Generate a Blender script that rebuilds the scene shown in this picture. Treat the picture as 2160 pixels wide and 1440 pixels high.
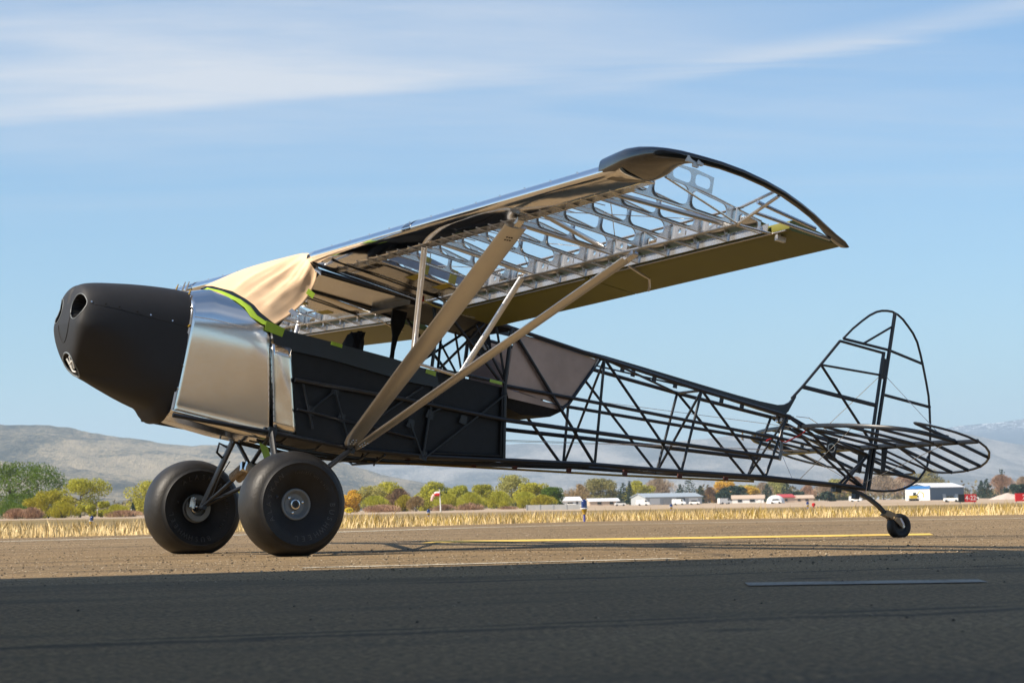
import bpy, bmesh, math, random
import numpy as np
from mathutils import Matrix, Vector, noise as mnoise

for o in list(bpy.data.objects):
    bpy.data.objects.remove(o, do_unlink=True)
SC = bpy.context.scene
COL = SC.collection
R = math.radians

# ------------------------------------------------------------------ camera
CAM_H = 0.306
cam_d = bpy.data.cameras.new('camera')
cam_d.sensor_width = 36.0
cam_d.lens = 5000.0 / 2160.0 * 36.0
cam_d.clip_start = 0.05
cam_d.clip_end = 60000.0
cam_d.dof.use_dof = True
cam_d.dof.focus_distance = 17.2
cam_d.dof.aperture_fstop = 10.0
cam = bpy.data.objects.new('camera', cam_d)
COL.objects.link(cam)
pitch = math.atan((1070.06 - 720.0) / 5000.0)
mat = Matrix.Rotation(math.pi / 2 + pitch, 4, 'X') @ Matrix.Rotation(-R(0.982), 4, 'Z')
mat.translation = (0, 0, CAM_H)
cam.matrix_world = mat
SC.camera = cam

# ------------------------------------------------------------------ sun and sky
SUN_AZ_PHI = 27.0      # the sun stands to the left and a little behind the camera
SUN_EL = 43.0
sdir = Vector((-math.cos(R(SUN_EL)) * math.cos(R(SUN_AZ_PHI)),
               -math.cos(R(SUN_EL)) * math.sin(R(SUN_AZ_PHI)),
               math.sin(R(SUN_EL))))
sun_d = bpy.data.lights.new('sun', 'SUN')
sun_d.energy = 5.0
sun_d.angle = R(0.53)
sun_d.color = (1.0, 0.885, 0.735)
sun = bpy.data.objects.new('sun', sun_d)
COL.objects.link(sun)
sun.rotation_euler = (-sdir).to_track_quat('-Z', 'Y').to_euler()
sun.location = sdir * 50

SC.view_settings.view_transform = 'Standard'
SC.view_settings.look = 'None'
SC.view_settings.gamma = 1.0
SC.view_settings.use_curve_mapping = False
SC.view_settings.exposure = 0.67
SC.render.engine = 'CYCLES'
SC.cycles.use_denoising = True
SC.cycles.max_bounces = 10
SC.cycles.glossy_bounces = 6
SC.cycles.volume_bounces = 1
SC.cycles.caustics_reflective = False


class NT:
    """small node-tree writer"""
    def __init__(self, tree):
        self.t = tree
        tree.nodes.clear()

    def n(self, typ, **kw):
        nd = self.t.nodes.new(typ)
        for k, v in kw.items():
            if k == 'inp':
                for kk, vv in v.items():
                    s = nd.inputs[kk]
                    if isinstance(vv, bpy.types.NodeSocket):
                        self.t.links.new(vv, s)
                    else:
                        s.default_value = vv
            else:
                setattr(nd, k, v)
        return nd

    def math(self, op, a, b=None, c=None, clamp=False):
        nd = self.t.nodes.new('ShaderNodeMath')
        nd.operation = op
        nd.use_clamp = clamp
        for i, v in enumerate((a, b, c)):
            if v is None:
                continue
            if isinstance(v, bpy.types.NodeSocket):
                self.t.links.new(v, nd.inputs[i])
            else:
                nd.inputs[i].default_value = v
        return nd.outputs[0]

    def mix(self, f, a, b, blend='MIX'):
        nd = self.t.nodes.new('ShaderNodeMix')
        nd.data_type = 'RGBA'
        nd.blend_type = blend
        for s, v in ((nd.inputs['Factor'], f), (nd.inputs[6], a), (nd.inputs[7], b)):
            if isinstance(v, bpy.types.NodeSocket):
                self.t.links.new(v, s)
            else:
                if s.type == 'RGBA' and len(v) == 3:
                    v = (*v, 1)
                s.default_value = v
        return nd.outputs[2]

    def ramp(self, fac, stops, interp='LINEAR'):
        nd = self.t.nodes.new('ShaderNodeValToRGB')
        nd.color_ramp.interpolation = interp
        e = nd.color_ramp.elements
        while len(e) < len(stops):
            e.new(0.5)
        for el, (p, c) in zip(e, stops):
            el.position = p
            el.color = (*c, 1) if not isinstance(c, float) else (c, c, c, 1)
        self.t.links.new(fac, nd.inputs[0])
        return nd.outputs[0]

    def smooth(self, v, a, b):
        nd = self.t.nodes.new('ShaderNodeMapRange')
        nd.interpolation_type = 'SMOOTHSTEP'
        self.t.links.new(v, nd.inputs[0])
        nd.inputs[1].default_value = a
        nd.inputs[2].default_value = b
        return nd.outputs[0]

    def link(self, a, b):
        self.t.links.new(a, b)


world = bpy.data.worlds.new('World')
SC.world = world
world.use_nodes = True
w = NT(world.node_tree)
sky = w.n('ShaderNodeTexSky', sky_type='NISHITA')
sky.sun_disc = False
sky.sun_elevation = R(SUN_EL)
sky.sun_rotation = math.atan2(sdir.x, sdir.y)
sky.altitude = 300
sky.air_density = 1.0
sky.dust_density = 0.55
sky.ozone_density = 2.2
geo = w.n('ShaderNodeTexCoord')
sep = w.n('ShaderNodeSeparateXYZ', inp={0: geo.outputs['Generated']})
dx, dy, dz = sep.outputs
# the high cloud sheet is a plane seen in perspective: its coordinates are the direction over its height
zc = w.math('ADD', w.math('MAXIMUM', dz, 0.0), 0.06)
px = w.math('DIVIDE', dx, zc)
py = w.math('DIVIDE', dy, zc)
comb = w.n('ShaderNodeCombineXYZ', inp={0: px, 1: py, 2: 0.0})
mp = w.n('ShaderNodeMapping', inp={0: comb.outputs[0], 'Rotation': (0, 0, R(-24)), 'Scale': (0.34, 1.15, 1)})
n1 = w.n('ShaderNodeTexNoise', inp={'Vector': mp.outputs[0], 'Scale': 1.0, 'Detail': 7.0, 'Roughness': 0.58, 'Distortion': 0.6})
mp2 = w.n('ShaderNodeMapping', inp={0: comb.outputs[0], 'Rotation': (0, 0, R(-18)), 'Scale': (0.55, 2.2, 1), 'Location': (3.1, 1.7, 0)})
n2 = w.n('ShaderNodeTexNoise', inp={'Vector': mp2.outputs[0], 'Scale': 1.3, 'Detail': 6.0, 'Roughness': 0.62, 'Distortion': 0.9})
soft = w.smooth(n1.outputs[0], 0.40, 0.72)
fine = w.smooth(n2.outputs[0], 0.40, 0.75)
cirrus = w.math('MULTIPLY', w.math('ADD', w.math('MULTIPLY', soft, 0.50), w.math('MULTIPLY', fine, 0.14)), w.smooth(dz, 0.10, 0.17))
# two long bands of cirrus across the northern sky: a broad one with a crisp lower edge and a thin one above right
az = w.math('DIVIDE', dx, w.math('MAXIMUM', dy, 0.05))


def band(z0, slope, curve, up, down):
    c = w.math('ADD', w.math('ADD', z0, w.math('MULTIPLY', az, slope)), w.math('MULTIPLY', w.math('MULTIPLY', az, az), curve))
    wob = w.math('MULTIPLY', w.math('SUBTRACT', n2.outputs[0], 0.5), 0.012)
    d = w.math('ADD', w.math('SUBTRACT', dz, c), wob)
    a = w.smooth(d, -down, down)
    b = w.math('SUBTRACT', 1.0, w.smooth(d, 0.0, up))
    return w.math('MULTIPLY', w.math('MULTIPLY', a, b), w.smooth(dy, 0.1, 0.6))


b1 = w.math('MULTIPLY', band(0.1800, 0.070, -0.06, 0.060, 0.005), w.math('ADD', 0.45, w.math('MULTIPLY', soft, 0.45)))
b1 = w.math('MULTIPLY', b1, w.math('SUBTRACT', 1.0, w.smooth(az, -0.02, 0.20)))
b2 = w.math('MULTIPLY', band(0.168, 0.13, 0.03, 0.013, 0.005), w.math('ADD', 0.45, w.math('MULTIPLY', fine, 0.45)))
b2 = w.math('MULTIPLY', b2, w.smooth(az, -0.03, 0.10))
cl = w.math('ADD', cirrus, w.math('ADD', w.math('MULTIPLY', b1, 1.05), w.math('MULTIPLY', b2, 0.85)), clamp=True)
cl = w.math('MULTIPLY', cl, 0.86)
tint = w.mix(1.0, sky.outputs[0], (0.69, 0.955, 1.13), 'MULTIPLY')
cloud_col = w.n('ShaderNodeRGB')
cloud_col.outputs[0].default_value = (6.2, 6.3, 6.6, 1)
skyc = w.mix(cl, tint, cloud_col.outputs[0])
bg = w.n('ShaderNodeBackground', inp={'Color': skyc, 'Strength': 0.08})
wo = w.n('ShaderNodeOutputWorld', inp={0: bg.outputs[0]})


# ------------------------------------------------------------------ materials
def material(name):
    m = bpy.data.materials.new(name)
    m.use_nodes = True
    t = NT(m.node_tree)
    out = t.n('ShaderNodeOutputMaterial')
    bs = t.n('ShaderNodeBsdfPrincipled')
    t.link(bs.outputs[0], out.inputs[0])
    return m, t, bs


def simple(name, col, rough=0.5, metal=0.0, var=0.12, scale=12.0, bump=0.0, bscale=60.0, coat=0.0, spec=0.5, rvar=0.08, sheen=0.0):
    m, t, b = material(name)
    tc = t.n('ShaderNodeTexCoord')
    nz = t.n('ShaderNodeTexNoise', inp={'Vector': tc.outputs['Object'], 'Scale': scale, 'Detail': 5.0, 'Roughness': 0.6})
    lo = tuple(c * (1 - var) for c in col)
    hi = tuple(min(1, c * (1 + var)) for c in col)
    t.link(t.ramp(nz.outputs[0], [(0.3, lo), (0.7, hi)]), b.inputs['Base Color'])
    t.link(t.math('ADD', rough - rvar, t.math('MULTIPLY', nz.outputs[0], 2 * rvar)), b.inputs['Roughness'])
    b.inputs['Metallic'].default_value = metal
    b.inputs['Coat Weight'].default_value = coat
    b.inputs['Coat Roughness'].default_value = 0.04
    b.inputs['Specular IOR Level'].default_value = spec
    b.inputs['Sheen Weight'].default_value = sheen
    if bump:
        n2_ = t.n('ShaderNodeTexNoise', inp={'Vector': tc.outputs['Object'], 'Scale': bscale, 'Detail': 3.0})
        bp = t.n('ShaderNodeBump', inp={'Height': n2_.outputs[0], 'Strength': bump, 'Distance': 0.01})
        t.link(bp.outputs[0], b.inputs['Normal'])
    return m


def polished(name, col, rough, wave=0.15, wscale=2.0, streak=0.0):
    """rolled sheet aluminium: gentle oil-canning plus a fine rolling grain"""
    m, t, b = material(name)
    tc = t.n('ShaderNodeTexCoord')
    b.inputs['Metallic'].default_value = 1.0
    nz = t.n('ShaderNodeTexNoise', inp={'Vector': tc.outputs['Object'], 'Scale': 5.0, 'Detail': 6.0, 'Roughness': 0.65})
    t.link(t.ramp(nz.outputs[0], [(0.3, tuple(c * 0.93 for c in col)), (0.7, col)]), b.inputs['Base Color'])
    mp = t.n('ShaderNodeMapping', inp={0: tc.outputs['Object'], 'Scale': (3, 60, 60)})
    gr = t.n('ShaderNodeTexNoise', inp={'Vector': mp.outputs[0], 'Scale': 6.0, 'Detail': 4.0})
    t.link(t.math('ADD', rough, t.math('MULTIPLY', t.math('SUBTRACT', gr.outputs[0], 0.4), rough * 1.2 + streak)), b.inputs['Roughness'])
    wv = t.n('ShaderNodeTexNoise', inp={'Vector': tc.outputs['Object'], 'Scale': wscale, 'Detail': 1.5})
    bp = t.n('ShaderNodeBump', inp={'Height': wv.outputs[0], 'Strength': wave, 'Distance': 0.05})
    t.link(bp.outputs[0], b.inputs['Normal'])
    return m


M = {}
M['tube'] = simple('black_powder_coat', (0.009, 0.012, 0.017), 0.38, var=0.2, spec=0.5)
M['sill'] = simple('blue_black_paint', (0.012, 0.020, 0.029), 0.35, var=0.15, spec=0.5)
M['liner'] = simple('black_side_liner', (0.007, 0.009, 0.012), 0.55, var=0.35, bump=0.25, bscale=25, spec=0.35)
M['cowl'] = simple('matte_black_composite', (0.0185, 0.0185, 0.020), 0.62, var=0.12, bump=0.05, bscale=140, spec=0.45)
M['pit'] = simple('dark_duct', (0.003, 0.003, 0.003), 0.8)
M['carbon'] = simple('gloss_black_carbon', (0.006, 0.006, 0.007), 0.2, var=0.1, coat=1.0)
M['alu'] = polished('polished_aluminium', (0.92, 0.92, 0.93), 0.06, 0.08, 2.0)
M['boot'] = polished('polished_boot_sheet', (0.84, 0.83, 0.81), 0.115, 0.07, 1.3, 0.03)
M['panel'] = polished('bare_aluminium_panel', (0.86, 0.82, 0.75), 0.13, 0.12, 3.0)
M['roof'] = polished('roof_aluminium', (0.62, 0.58, 0.52), 0.16, 0.15, 2.5)
M['rib'] = polished('rib_aluminium', (0.72, 0.71, 0.70), 0.24, 0.06, 8.0)
for _n in M['rib'].node_tree.nodes:
    if _n.type == 'BSDF_PRINCIPLED':
        _n.inputs['Metallic'].default_value = 0.82
M['strut'] = polished('strut_aluminium', (0.66, 0.65, 0.64), 0.32, 0.04, 6.0, 0.06)
M['jury'] = polished('pale_strut_aluminium', (0.86, 0.86, 0.86), 0.34, 0.03, 6.0)
M['steel'] = simple('bright_steel', (0.7, 0.7, 0.7), 0.22, metal=1.0, var=0.06)
M['olive'] = simple('olive_primer', (0.175, 0.170, 0.036), 0.48, var=0.10, scale=4.0, spec=0.4)
M['tinted_alu'] = simple('pinkish_tinted_aluminium', (0.34, 0.25, 0.21), 0.42, metal=0.55, var=0.22, scale=3.0, rvar=0.1)  # aluminium sheet; its brownish-pink reflection is put into the base colour
M['rubber'] = simple('tyre_rubber', (0.0115, 0.0115, 0.012), 0.58, var=0.45, scale=9.0, bump=0.18, bscale=90, spec=0.4)
M['tread'] = simple('dusty_tread_rubber', (0.0165, 0.0145, 0.012), 0.50, var=0.45, scale=7.0, bump=0.20, bscale=70, spec=0.45, rvar=.12)
M['letter'] = simple('moulded_lettering_rubber', (0.045, 0.043, 0.040), 0.42, var=0.2, spec=0.6)
M['hub'] = simple('grey_hub_paint', (0.17, 0.19, 0.20), 0.45, var=0.10, scale=25)
M['yellow'] = simple('ochre_tube', (0.30, 0.19, 0.02), 0.5)
M['red'] = simple('red_plastic', (0.5, 0.02, 0.02), 0.4)
M['rust'] = simple('rust_brown_clamp', (0.10, 0.03, 0.02), 0.6)
M['green_tape'] = simple('lime_masking_tape', (0.42, 0.62, 0.06), 0.55, var=0.08, spec=0.3)
M['pale_tape'] = simple('pale_green_tape', (0.36, 0.55, 0.10), 0.55, var=0.08, spec=0.3)
M['yellow_tape'] = simple('yellow_masking_tape', (0.50, 0.42, 0.09), 0.6, var=0.08, spec=0.3)
M['film'] = simple('milky_blue_film', (0.33, 0.40, 0.52), 0.35, var=0.15)
M['tan_paint'] = simple('tan_fork_paint', (0.26, 0.19, 0.11), 0.45, var=0.15)
M['white'] = simple('white_paint', (0.78, 0.78, 0.76), 0.5, var=0.05)
M['ink'] = simple('dark_mill_print', (0.05, 0.035, 0.02), 0.6)
M['sticker_blue'] = simple('blue_print', (0.08, 0.08, 0.32), 0.6)
M['black_cloth'] = simple('black_upholstery', (0.006, 0.006, 0.007), 0.85, var=0.3, bump=0.4, bscale=30)
M['bungee'] = simple('bungee_braid', (0.34, 0.27, 0.19), 0.8, var=0.45, scale=70)
# the tan cloth
m, t, b = material('peach_cover_cloth')
tc = t.n('ShaderNodeTexCoord')
nz = t.n('ShaderNodeTexNoise', inp={'Vector': tc.outputs['Object'], 'Scale': 3.0, 'Detail': 4.0})
t.link(t.ramp(nz.outputs[0], [(0.3, (0.76, 0.52, 0.31)), (0.7, (0.84, 0.60, 0.38))]), b.inputs['Base Color'])
b.inputs['Roughness'].default_value = 0.62
b.inputs['Sheen Weight'].default_value = 0.25
wv = t.n('ShaderNodeTexNoise', inp={'Vector': tc.outputs['Object'], 'Scale': 900.0, 'Detail': 1.0})
bp = t.n('ShaderNodeBump', inp={'Height': wv.outputs[0], 'Strength': 0.06, 'Distance': 0.002})
t.link(bp.outputs[0], b.inputs['Normal'])
M['cloth'] = m


# ------------------------------------------------------------------ mesh helpers
class MB:
    """collects vertices and faces of ONE mesh"""
    def __init__(self):
        self.v, self.f, self.mi = [], [], []

    def add(self, vs, fs, mi=0):
        o = len(self.v)
        self.v.extend([tuple(p) for p in vs])
        for f in fs:
            self.f.append(tuple(i + o for i in f))
            self.mi.append(mi)
        return self

    def tube(self, pts, r, n=8, mi=0, closed=False, flat=None, up=(0, 0, 1)):
        """sweep a circle (or an ellipse: flat=(r along up, r across)) along a polyline; r may be one radius per point"""
        P = [Vector(p) for p in pts]
        k = len(P)
        rr = r if isinstance(r, (list, tuple)) else [r] * k
        rings = []
        prev = None
        for i in range(k):
            a = P[(i - 1) % k] if (closed or i > 0) else P[i]
            c = P[(i + 1) % k] if (closed or i < k - 1) else P[i]
            d = (c - a)
            if d.length < 1e-9:
                d = Vector((0, 0, 1))
            d.normalize()
            if flat is not None or prev is None:
                u = Vector(up)
                if abs(u.dot(d)) > 0.98:
                    u = Vector((1, 0, 0)) if abs(d.x) < 0.9 else Vector((0, 1, 0))
            else:
                u = prev
            u = (u - d * u.dot(d)).normalized()
            prev = u
            s = d.cross(u)
            ru, rs = (rr[i], rr[i]) if flat is None else (flat[0] * rr[i], flat[1] * rr[i])
            rings.append([P[i] + u * (ru * math.cos(2 * math.pi * j / n)) + s * (rs * math.sin(2 * math.pi * j / n)) for j in range(n)])
        vs = [p for ring in rings for p in ring]
        fs = []
        for i in range(k if closed else k - 1):
            for j in range(n):
                a, b_ = i * n + j, i * n + (j + 1) % n
                c, d_ = ((i + 1) % k) * n + (j + 1) % n, ((i + 1) % k) * n + j
                fs.append((a, b_, c, d_))
        if not closed:
            fs.append(tuple(range(n - 1, -1, -1)))
            fs.append(tuple(range((k - 1) * n, k * n)))
        return self.add(vs, fs, mi)

    def box(self, c, half, ax=None, mi=0):
        c = Vector(c)
        A = ax or (Vector((1, 0, 0)), Vector((0, 1, 0)), Vector((0, 0, 1)))
        vs = [c + A[0] * (half[0] * sx) + A[1] * (half[1] * sy) + A[2] * (half[2] * sz)
              for sx in (-1, 1) for sy in (-1, 1) for sz in (-1, 1)]
        fs = [(0, 1, 3, 2), (4, 6, 7, 5), (0, 4, 5, 1), (2, 3, 7, 6), (0, 2, 6, 4), (1, 5, 7, 3)]
        return self.add(vs, fs, mi)

    def grid(self, G, mi=0, flip=False):
        """G[i][j] of points"""
        ni, nj = len(G), len(G[0])
        vs = [p for row in G for p in row]
        fs = []
        for i in range(ni - 1):
            for j in range(nj - 1):
                q = (i * nj + j, i * nj + j + 1, (i + 1) * nj + j + 1, (i + 1) * nj + j)
                fs.append(q[::-1] if flip else q)
        return self.add(vs, fs, mi)

    def loft(self, secs, cap=True, mi=0):
        n = len(secs[0])
        vs = [p for s in secs for p in s]
        fs = []
        for i in range(len(secs) - 1):
            for j in range(n):
                fs.append((i * n + j, i * n + (j + 1) % n, (i + 1) * n + (j + 1) % n, (i + 1) * n + j))
        if cap:
            fs.append(tuple(range(n - 1, -1, -1)))
            fs.append(tuple(range((len(secs) - 1) * n, len(secs) * n)))
        return self.add(vs, fs, mi)

    def lathe(self, prof, centre, axis, n=48, mi=0, ref=(0, 0, 1), closed=False):
        """prof: (axial, radius)"""
        ax = Vector(axis).normalized()
        u = Vector(ref)
        u = (u - ax * u.dot(ax)).normalized()
        s = ax.cross(u)
        c = Vector(centre)
        vs, fs = [], []
        for a, r in prof:
            for j in range(n):
                th = 2 * math.pi * j / n
                vs.append(c + ax * a + u * (r * math.cos(th)) + s * (r * math.sin(th)))
        k = len(prof)
        for i in range(k if closed else k - 1):
            for j in range(n):
                fs.append((i * n + j, i * n + (j + 1) % n, ((i + 1) % k) * n + (j + 1) % n, ((i + 1) % k) * n + j))
        return self.add(vs, fs, mi)

    def prism(self, poly, d):
        """extrude a planar 3-D polygon by vector d"""
        n = len(poly)
        P = [Vector(p) for p in poly]
        d = Vector(d)
        vs = P + [p + d for p in P]
        fs = [tuple(range(n - 1, -1, -1)), tuple(range(n, 2 * n))]
        for j in range(n):
            fs.append((j, (j + 1) % n, n + (j + 1) % n, n + j))
        return self.add(vs, fs)


def finish(name, mb, mats, parent=None, smooth=40, xf=None, kind=None):
    me = bpy.data.meshes.new(name)
    vs = [xf(p) for p in mb.v] if xf else mb.v
    me.from_pydata([tuple(p) for p in vs], [], mb.f)
    bm = bmesh.new()
    bm.from_mesh(me)
    bmesh.ops.recalc_face_normals(bm, faces=bm.faces)
    bm.to_mesh(me)
    bm.free()
    for mm in (mats if isinstance(mats, (list, tuple)) else [mats]):
        me.materials.append(mm)
    if any(mb.mi):
        me.polygons.foreach_set('material_index', mb.mi)
    if smooth:
        me.polygons.foreach_set('use_smooth', [True] * len(me.polygons))
        me.set_sharp_from_angle(angle=R(smooth))
    me.update()
    o = bpy.data.objects.new(name, me)
    COL.objects.link(o)
    if parent is not None:
        o.parent = parent
    if kind:
        o['kind'] = kind
    return o


def empty(name, parent=None, loc=(0, 0, 0)):
    o = bpy.data.objects.new(name, None)
    o.empty_display_size = 0.2
    COL.objects.link(o)
    o.location = loc
    if parent is not None:
        o.parent = parent
    return o


def tag(o, label=None, cat=None, group=None, kind=None):
    if label:
        o['label'] = label
    if cat:
        o['category'] = cat
    if group:
        o['group'] = group
    if kind:
        o['kind'] = kind
    return o


_fontcache = {}


def text_mesh(s, size):
    """flat letter outlines as (verts, faces) centred on the origin in XY"""
    key = (s, size)
    if key in _fontcache:
        return _fontcache[key]
    cu = bpy.data.curves.new('lettering', 'FONT')
    cu.body = s
    cu.size = size
    cu.align_x = 'CENTER'
    cu.align_y = 'CENTER'
    cu.resolution_u = 3
    ob = bpy.data.objects.new('lettering', cu)
    COL.objects.link(ob)
    dg = bpy.context.evaluated_depsgraph_get()
    dg.update()
    me = bpy.data.meshes.new_from_object(ob.evaluated_get(dg))
    vs = [tuple(v.co) for v in me.vertices]
    fs = [tuple(p.vertices) for p in me.polygons]
    bpy.data.objects.remove(ob)
    bpy.data.curves.remove(cu)
    bpy.data.meshes.remove(me)
    _fontcache[key] = (vs, fs)
    return vs, fs

# ------------------------------------------------------------------ the ground
def gz(x, y):
    """the airfield is flat; beyond 200 m to the right it rises very gently"""
    t_ = min(1, max(0, (y - 200) / 360.))
    s_ = min(1, max(0, (x + 18) / 22.))
    t_ = t_ * t_ * (3 - 2 * t_)
    s_ = s_ * s_ * (3 - 2 * s_)
    return 0.45 * t_ * s_ + 0.6 * max(0, min(1, (y - 560) / 440.)) * s_


EDGE = [(-90, -4), (-60, 10), (-7.2, 33.2), (-5.4, 35.2), (-3.06, 40.2), (-0.5, 45.6), (1.35, 48.4), (5, 48.2), (9.6, 46.6), (14, 47.5), (60, 66), (90, 79)]


def edge_y(x):
    return float(np.interp(x, [p[0] for p in EDGE], [p[1] for p in EDGE]))


# field
m, t, b = material('dry_field')
tc = t.n('ShaderNodeTexCoord')
sp = t.n('ShaderNodeSeparateXYZ', inp={0: tc.outputs['Object']})
mpn = t.n('ShaderNodeMapping', inp={0: tc.outputs['Object'], 'Scale': (0.05, 0.012, 1)})
na = t.n('ShaderNodeTexNoise', inp={'Vector': mpn.outputs[0], 'Scale': 1.0, 'Detail': 8.0, 'Roughness': 0.65})
nb = t.n('ShaderNodeTexNoise', inp={'Vector': tc.outputs['Object'], 'Scale': 1.7, 'Detail': 6.0, 'Roughness': 0.7})
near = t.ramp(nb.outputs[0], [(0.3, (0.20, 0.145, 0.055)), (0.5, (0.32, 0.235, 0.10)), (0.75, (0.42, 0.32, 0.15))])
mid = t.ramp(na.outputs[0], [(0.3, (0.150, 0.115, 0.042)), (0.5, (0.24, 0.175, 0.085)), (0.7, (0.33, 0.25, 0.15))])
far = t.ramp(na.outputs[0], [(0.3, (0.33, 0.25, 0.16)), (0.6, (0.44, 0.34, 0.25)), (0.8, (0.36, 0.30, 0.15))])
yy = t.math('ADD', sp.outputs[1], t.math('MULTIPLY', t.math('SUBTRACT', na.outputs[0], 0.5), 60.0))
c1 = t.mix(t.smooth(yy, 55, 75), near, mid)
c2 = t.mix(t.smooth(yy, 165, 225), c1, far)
t.link(c2, b.inputs['Base Color'])
b.inputs['Roughness'].default_value = 0.9
b.inputs['Specular IOR Level'].default_value = 0.1
M['field'] = m
fg = MB()
xs = [-9000, -4000, -1500, -600, -300, -150, -80, -50, -30, -18, -12, -7, -2, 4, 10, 20, 40, 80, 150, 300, 600, 1500, 4000, 9000]
ys = [-9000, -4000, -1500, -400, -100, -20, 20, 40, 60, 80, 110, 140, 170, 200, 230, 260, 300, 350, 400, 460, 520, 580, 660, 760, 880, 1000, 1400, 2200, 4000, 9000, 18500]
fg.grid([[(x, y, gz(x, y) - 0.03) for x in xs] for y in ys])
finish('ground', fg, M['field'], None, 60, kind='structure')

# asphalt
m, t, b = material('worn_asphalt')
tc = t.n('ShaderNodeTexCoord')
rot = t.n('ShaderNodeMapping', inp={0: tc.outputs['Object'], 'Rotation': (0, 0, R(-23))})
big = t.n('ShaderNodeMapping', inp={0: rot.outputs[0], 'Scale': (0.07, 0.35, 1)})
n_big = t.n('ShaderNodeTexNoise', inp={'Vector': big.outputs[0], 'Scale': 1.6, 'Detail': 6.0, 'Roughness': 0.6})
n_mid = t.n('ShaderNodeTexNoise', inp={'Vector': tc.outputs['Object'], 'Scale': 2.2, 'Detail': 7.0, 'Roughness': 0.65})
n_fine = t.n('ShaderNodeTexNoise', inp={'Vector': tc.outputs['Object'], 'Scale': 46.0, 'Detail': 5.0, 'Roughness': 0.75})
vor = t.n('ShaderNodeTexVoronoi', inp={'Vector': tc.outputs['Object'], 'Scale': 70.0})
basec = t.ramp(n_big.outputs[0], [(0.30, (0.168, 0.115, 0.060)), (0.52, (0.232, 0.162, 0.085)), (0.72, (0.285, 0.202, 0.108))])
basec = t.mix(t.math('MULTIPLY', t.smooth(n_mid.outputs[0], 0.35, 0.7), 0.40), basec, (0.190, 0.134, 0.071))
agg = t.ramp(n_fine.outputs[0], [(0.36, (0.30, 0.29, 0.28)), (0.5, (1.0, 1.0, 1.0)), (0.62, (2.1, 2.05, 1.95))])
basec = t.mix(0.9, basec, agg, 'MULTIPLY')
chips = t.smooth(vor.outputs['Distance'], 0.10, 0.05)
chipsel = t.math('MULTIPLY', chips, t.smooth(n_fine.outputs[0], 0.52, 0.60))
basec = t.mix(t.math('MULTIPLY', chipsel, 0.6), basec, (0.36, 0.31, 0.25))
# long tar seams along the taxiway and shrinkage cracks across it
sx = t.n('ShaderNodeSeparateXYZ', inp={0: rot.outputs[0]})
wob = t.math('MULTIPLY', t.math('SUBTRACT', n_mid.outputs[0], 0.5), 0.5)
seam = t.math('ABSOLUTE', t.math('SUBTRACT', t.math('FRACT', t.math('MULTIPLY', t.math('ADD', sx.outputs[1], wob), 0.27)), 0.5))
patch = t.n('ShaderNodeTexNoise', inp={'Vector': t.n('ShaderNodeMapping', inp={0: rot.outputs[0], 'Scale': (0.22, 1.1, 1), 'Location': (5, 3, 0)}).outputs[0], 'Scale': 1.0, 'Detail': 5.0, 'Roughness': 0.7})
basec = t.mix(t.math('MULTIPLY', t.smooth(patch.outputs[0], 0.50, 0.64), 0.45), basec, (0.085, 0.064, 0.040))
seamm = t.math('MULTIPLY', t.smooth(seam, 0.022, 0.006), t.smooth(n_big.outputs[0], 0.40, 0.55))
cvor = t.n('ShaderNodeTexVoronoi', feature='DISTANCE_TO_EDGE', inp={'Vector': t.n('ShaderNodeMapping', inp={0: rot.outputs[0], 'Scale': (0.12, 0.30, 1)}).outputs[0], 'Scale': 1.0})
crack = t.math('MULTIPLY', t.smooth(t.math('ADD', cvor.outputs[0], t.math('MULTIPLY', wob, 0.04)), 0.014, 0.003), t.smooth(n_mid.outputs[0], 0.42, 0.58))
oil = t.n('ShaderNodeTexVoronoi', inp={'Vector': t.n('ShaderNodeMapping', inp={0: tc.outputs['Object'], 'Location': (.3, .7, 0)}).outputs[0], 'Scale': 0.9})
oilm = t.math('MULTIPLY', t.smooth(t.math('ADD', oil.outputs['Distance'], t.math('MULTIPLY', t.math('SUBTRACT', n_mid.outputs[0], .5), .12)), 0.13, 0.03), t.smooth(patch.outputs[0], 0.44, 0.56))
basec = t.mix(t.math('MULTIPLY', oilm, .6), basec, (0.045, 0.036, 0.025))
tm_ = t.math('ABSOLUTE', t.math('SUBTRACT', t.math('FRACT', t.math('ADD', t.math('MULTIPLY', sx.outputs[1], 0.41), t.math('MULTIPLY', wob, .05))), 0.5))
basec = t.mix(t.math('MULTIPLY', t.math('MULTIPLY', t.smooth(tm_, 0.085, 0.03), t.smooth(n_big.outputs[0], 0.47, 0.62)), .38), basec, (0.060, 0.047, 0.032))
dark = t.math('MAXIMUM', t.math('MULTIPLY', seamm, 0.70), t.math('MULTIPLY', crack, 0.8))
basec = t.mix(dark, basec, (0.030, 0.027, 0.022))
t.link(basec, b.inputs['Base Color'])
t.link(t.math('ADD', 0.72, t.math('MULTIPLY', n_fine.outputs[0], 0.25)), b.inputs['Roughness'])
b.inputs['Specular IOR Level'].default_value = 0.25
hgt = t.math('ADD', t.math('MULTIPLY', n_fine.outputs[0], 0.7), t.math('MULTIPLY', n_mid.outputs[0], 0.4))
bp = t.n('ShaderNodeBump', inp={'Height': hgt, 'Strength': 0.8, 'Distance': 0.02})
t.link(bp.outputs[0], b.inputs['Normal'])
M['asphalt'] = m
ap = MB()
ap.grid([[(x, -70 + (edge_y(x) + .0 + 70) * q / 30 + (0.12 * math.sin(7 * x) if q == 30 else 0), 0) for x in sorted(set(list(np.linspace(-90, 90, 61)) + [p[0] for p in EDGE] + list(np.linspace(-9, 12, 85))))] for q in range(31)])
finish('taxiway', ap, M['asphalt'], None, 0, kind='structure')


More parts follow.
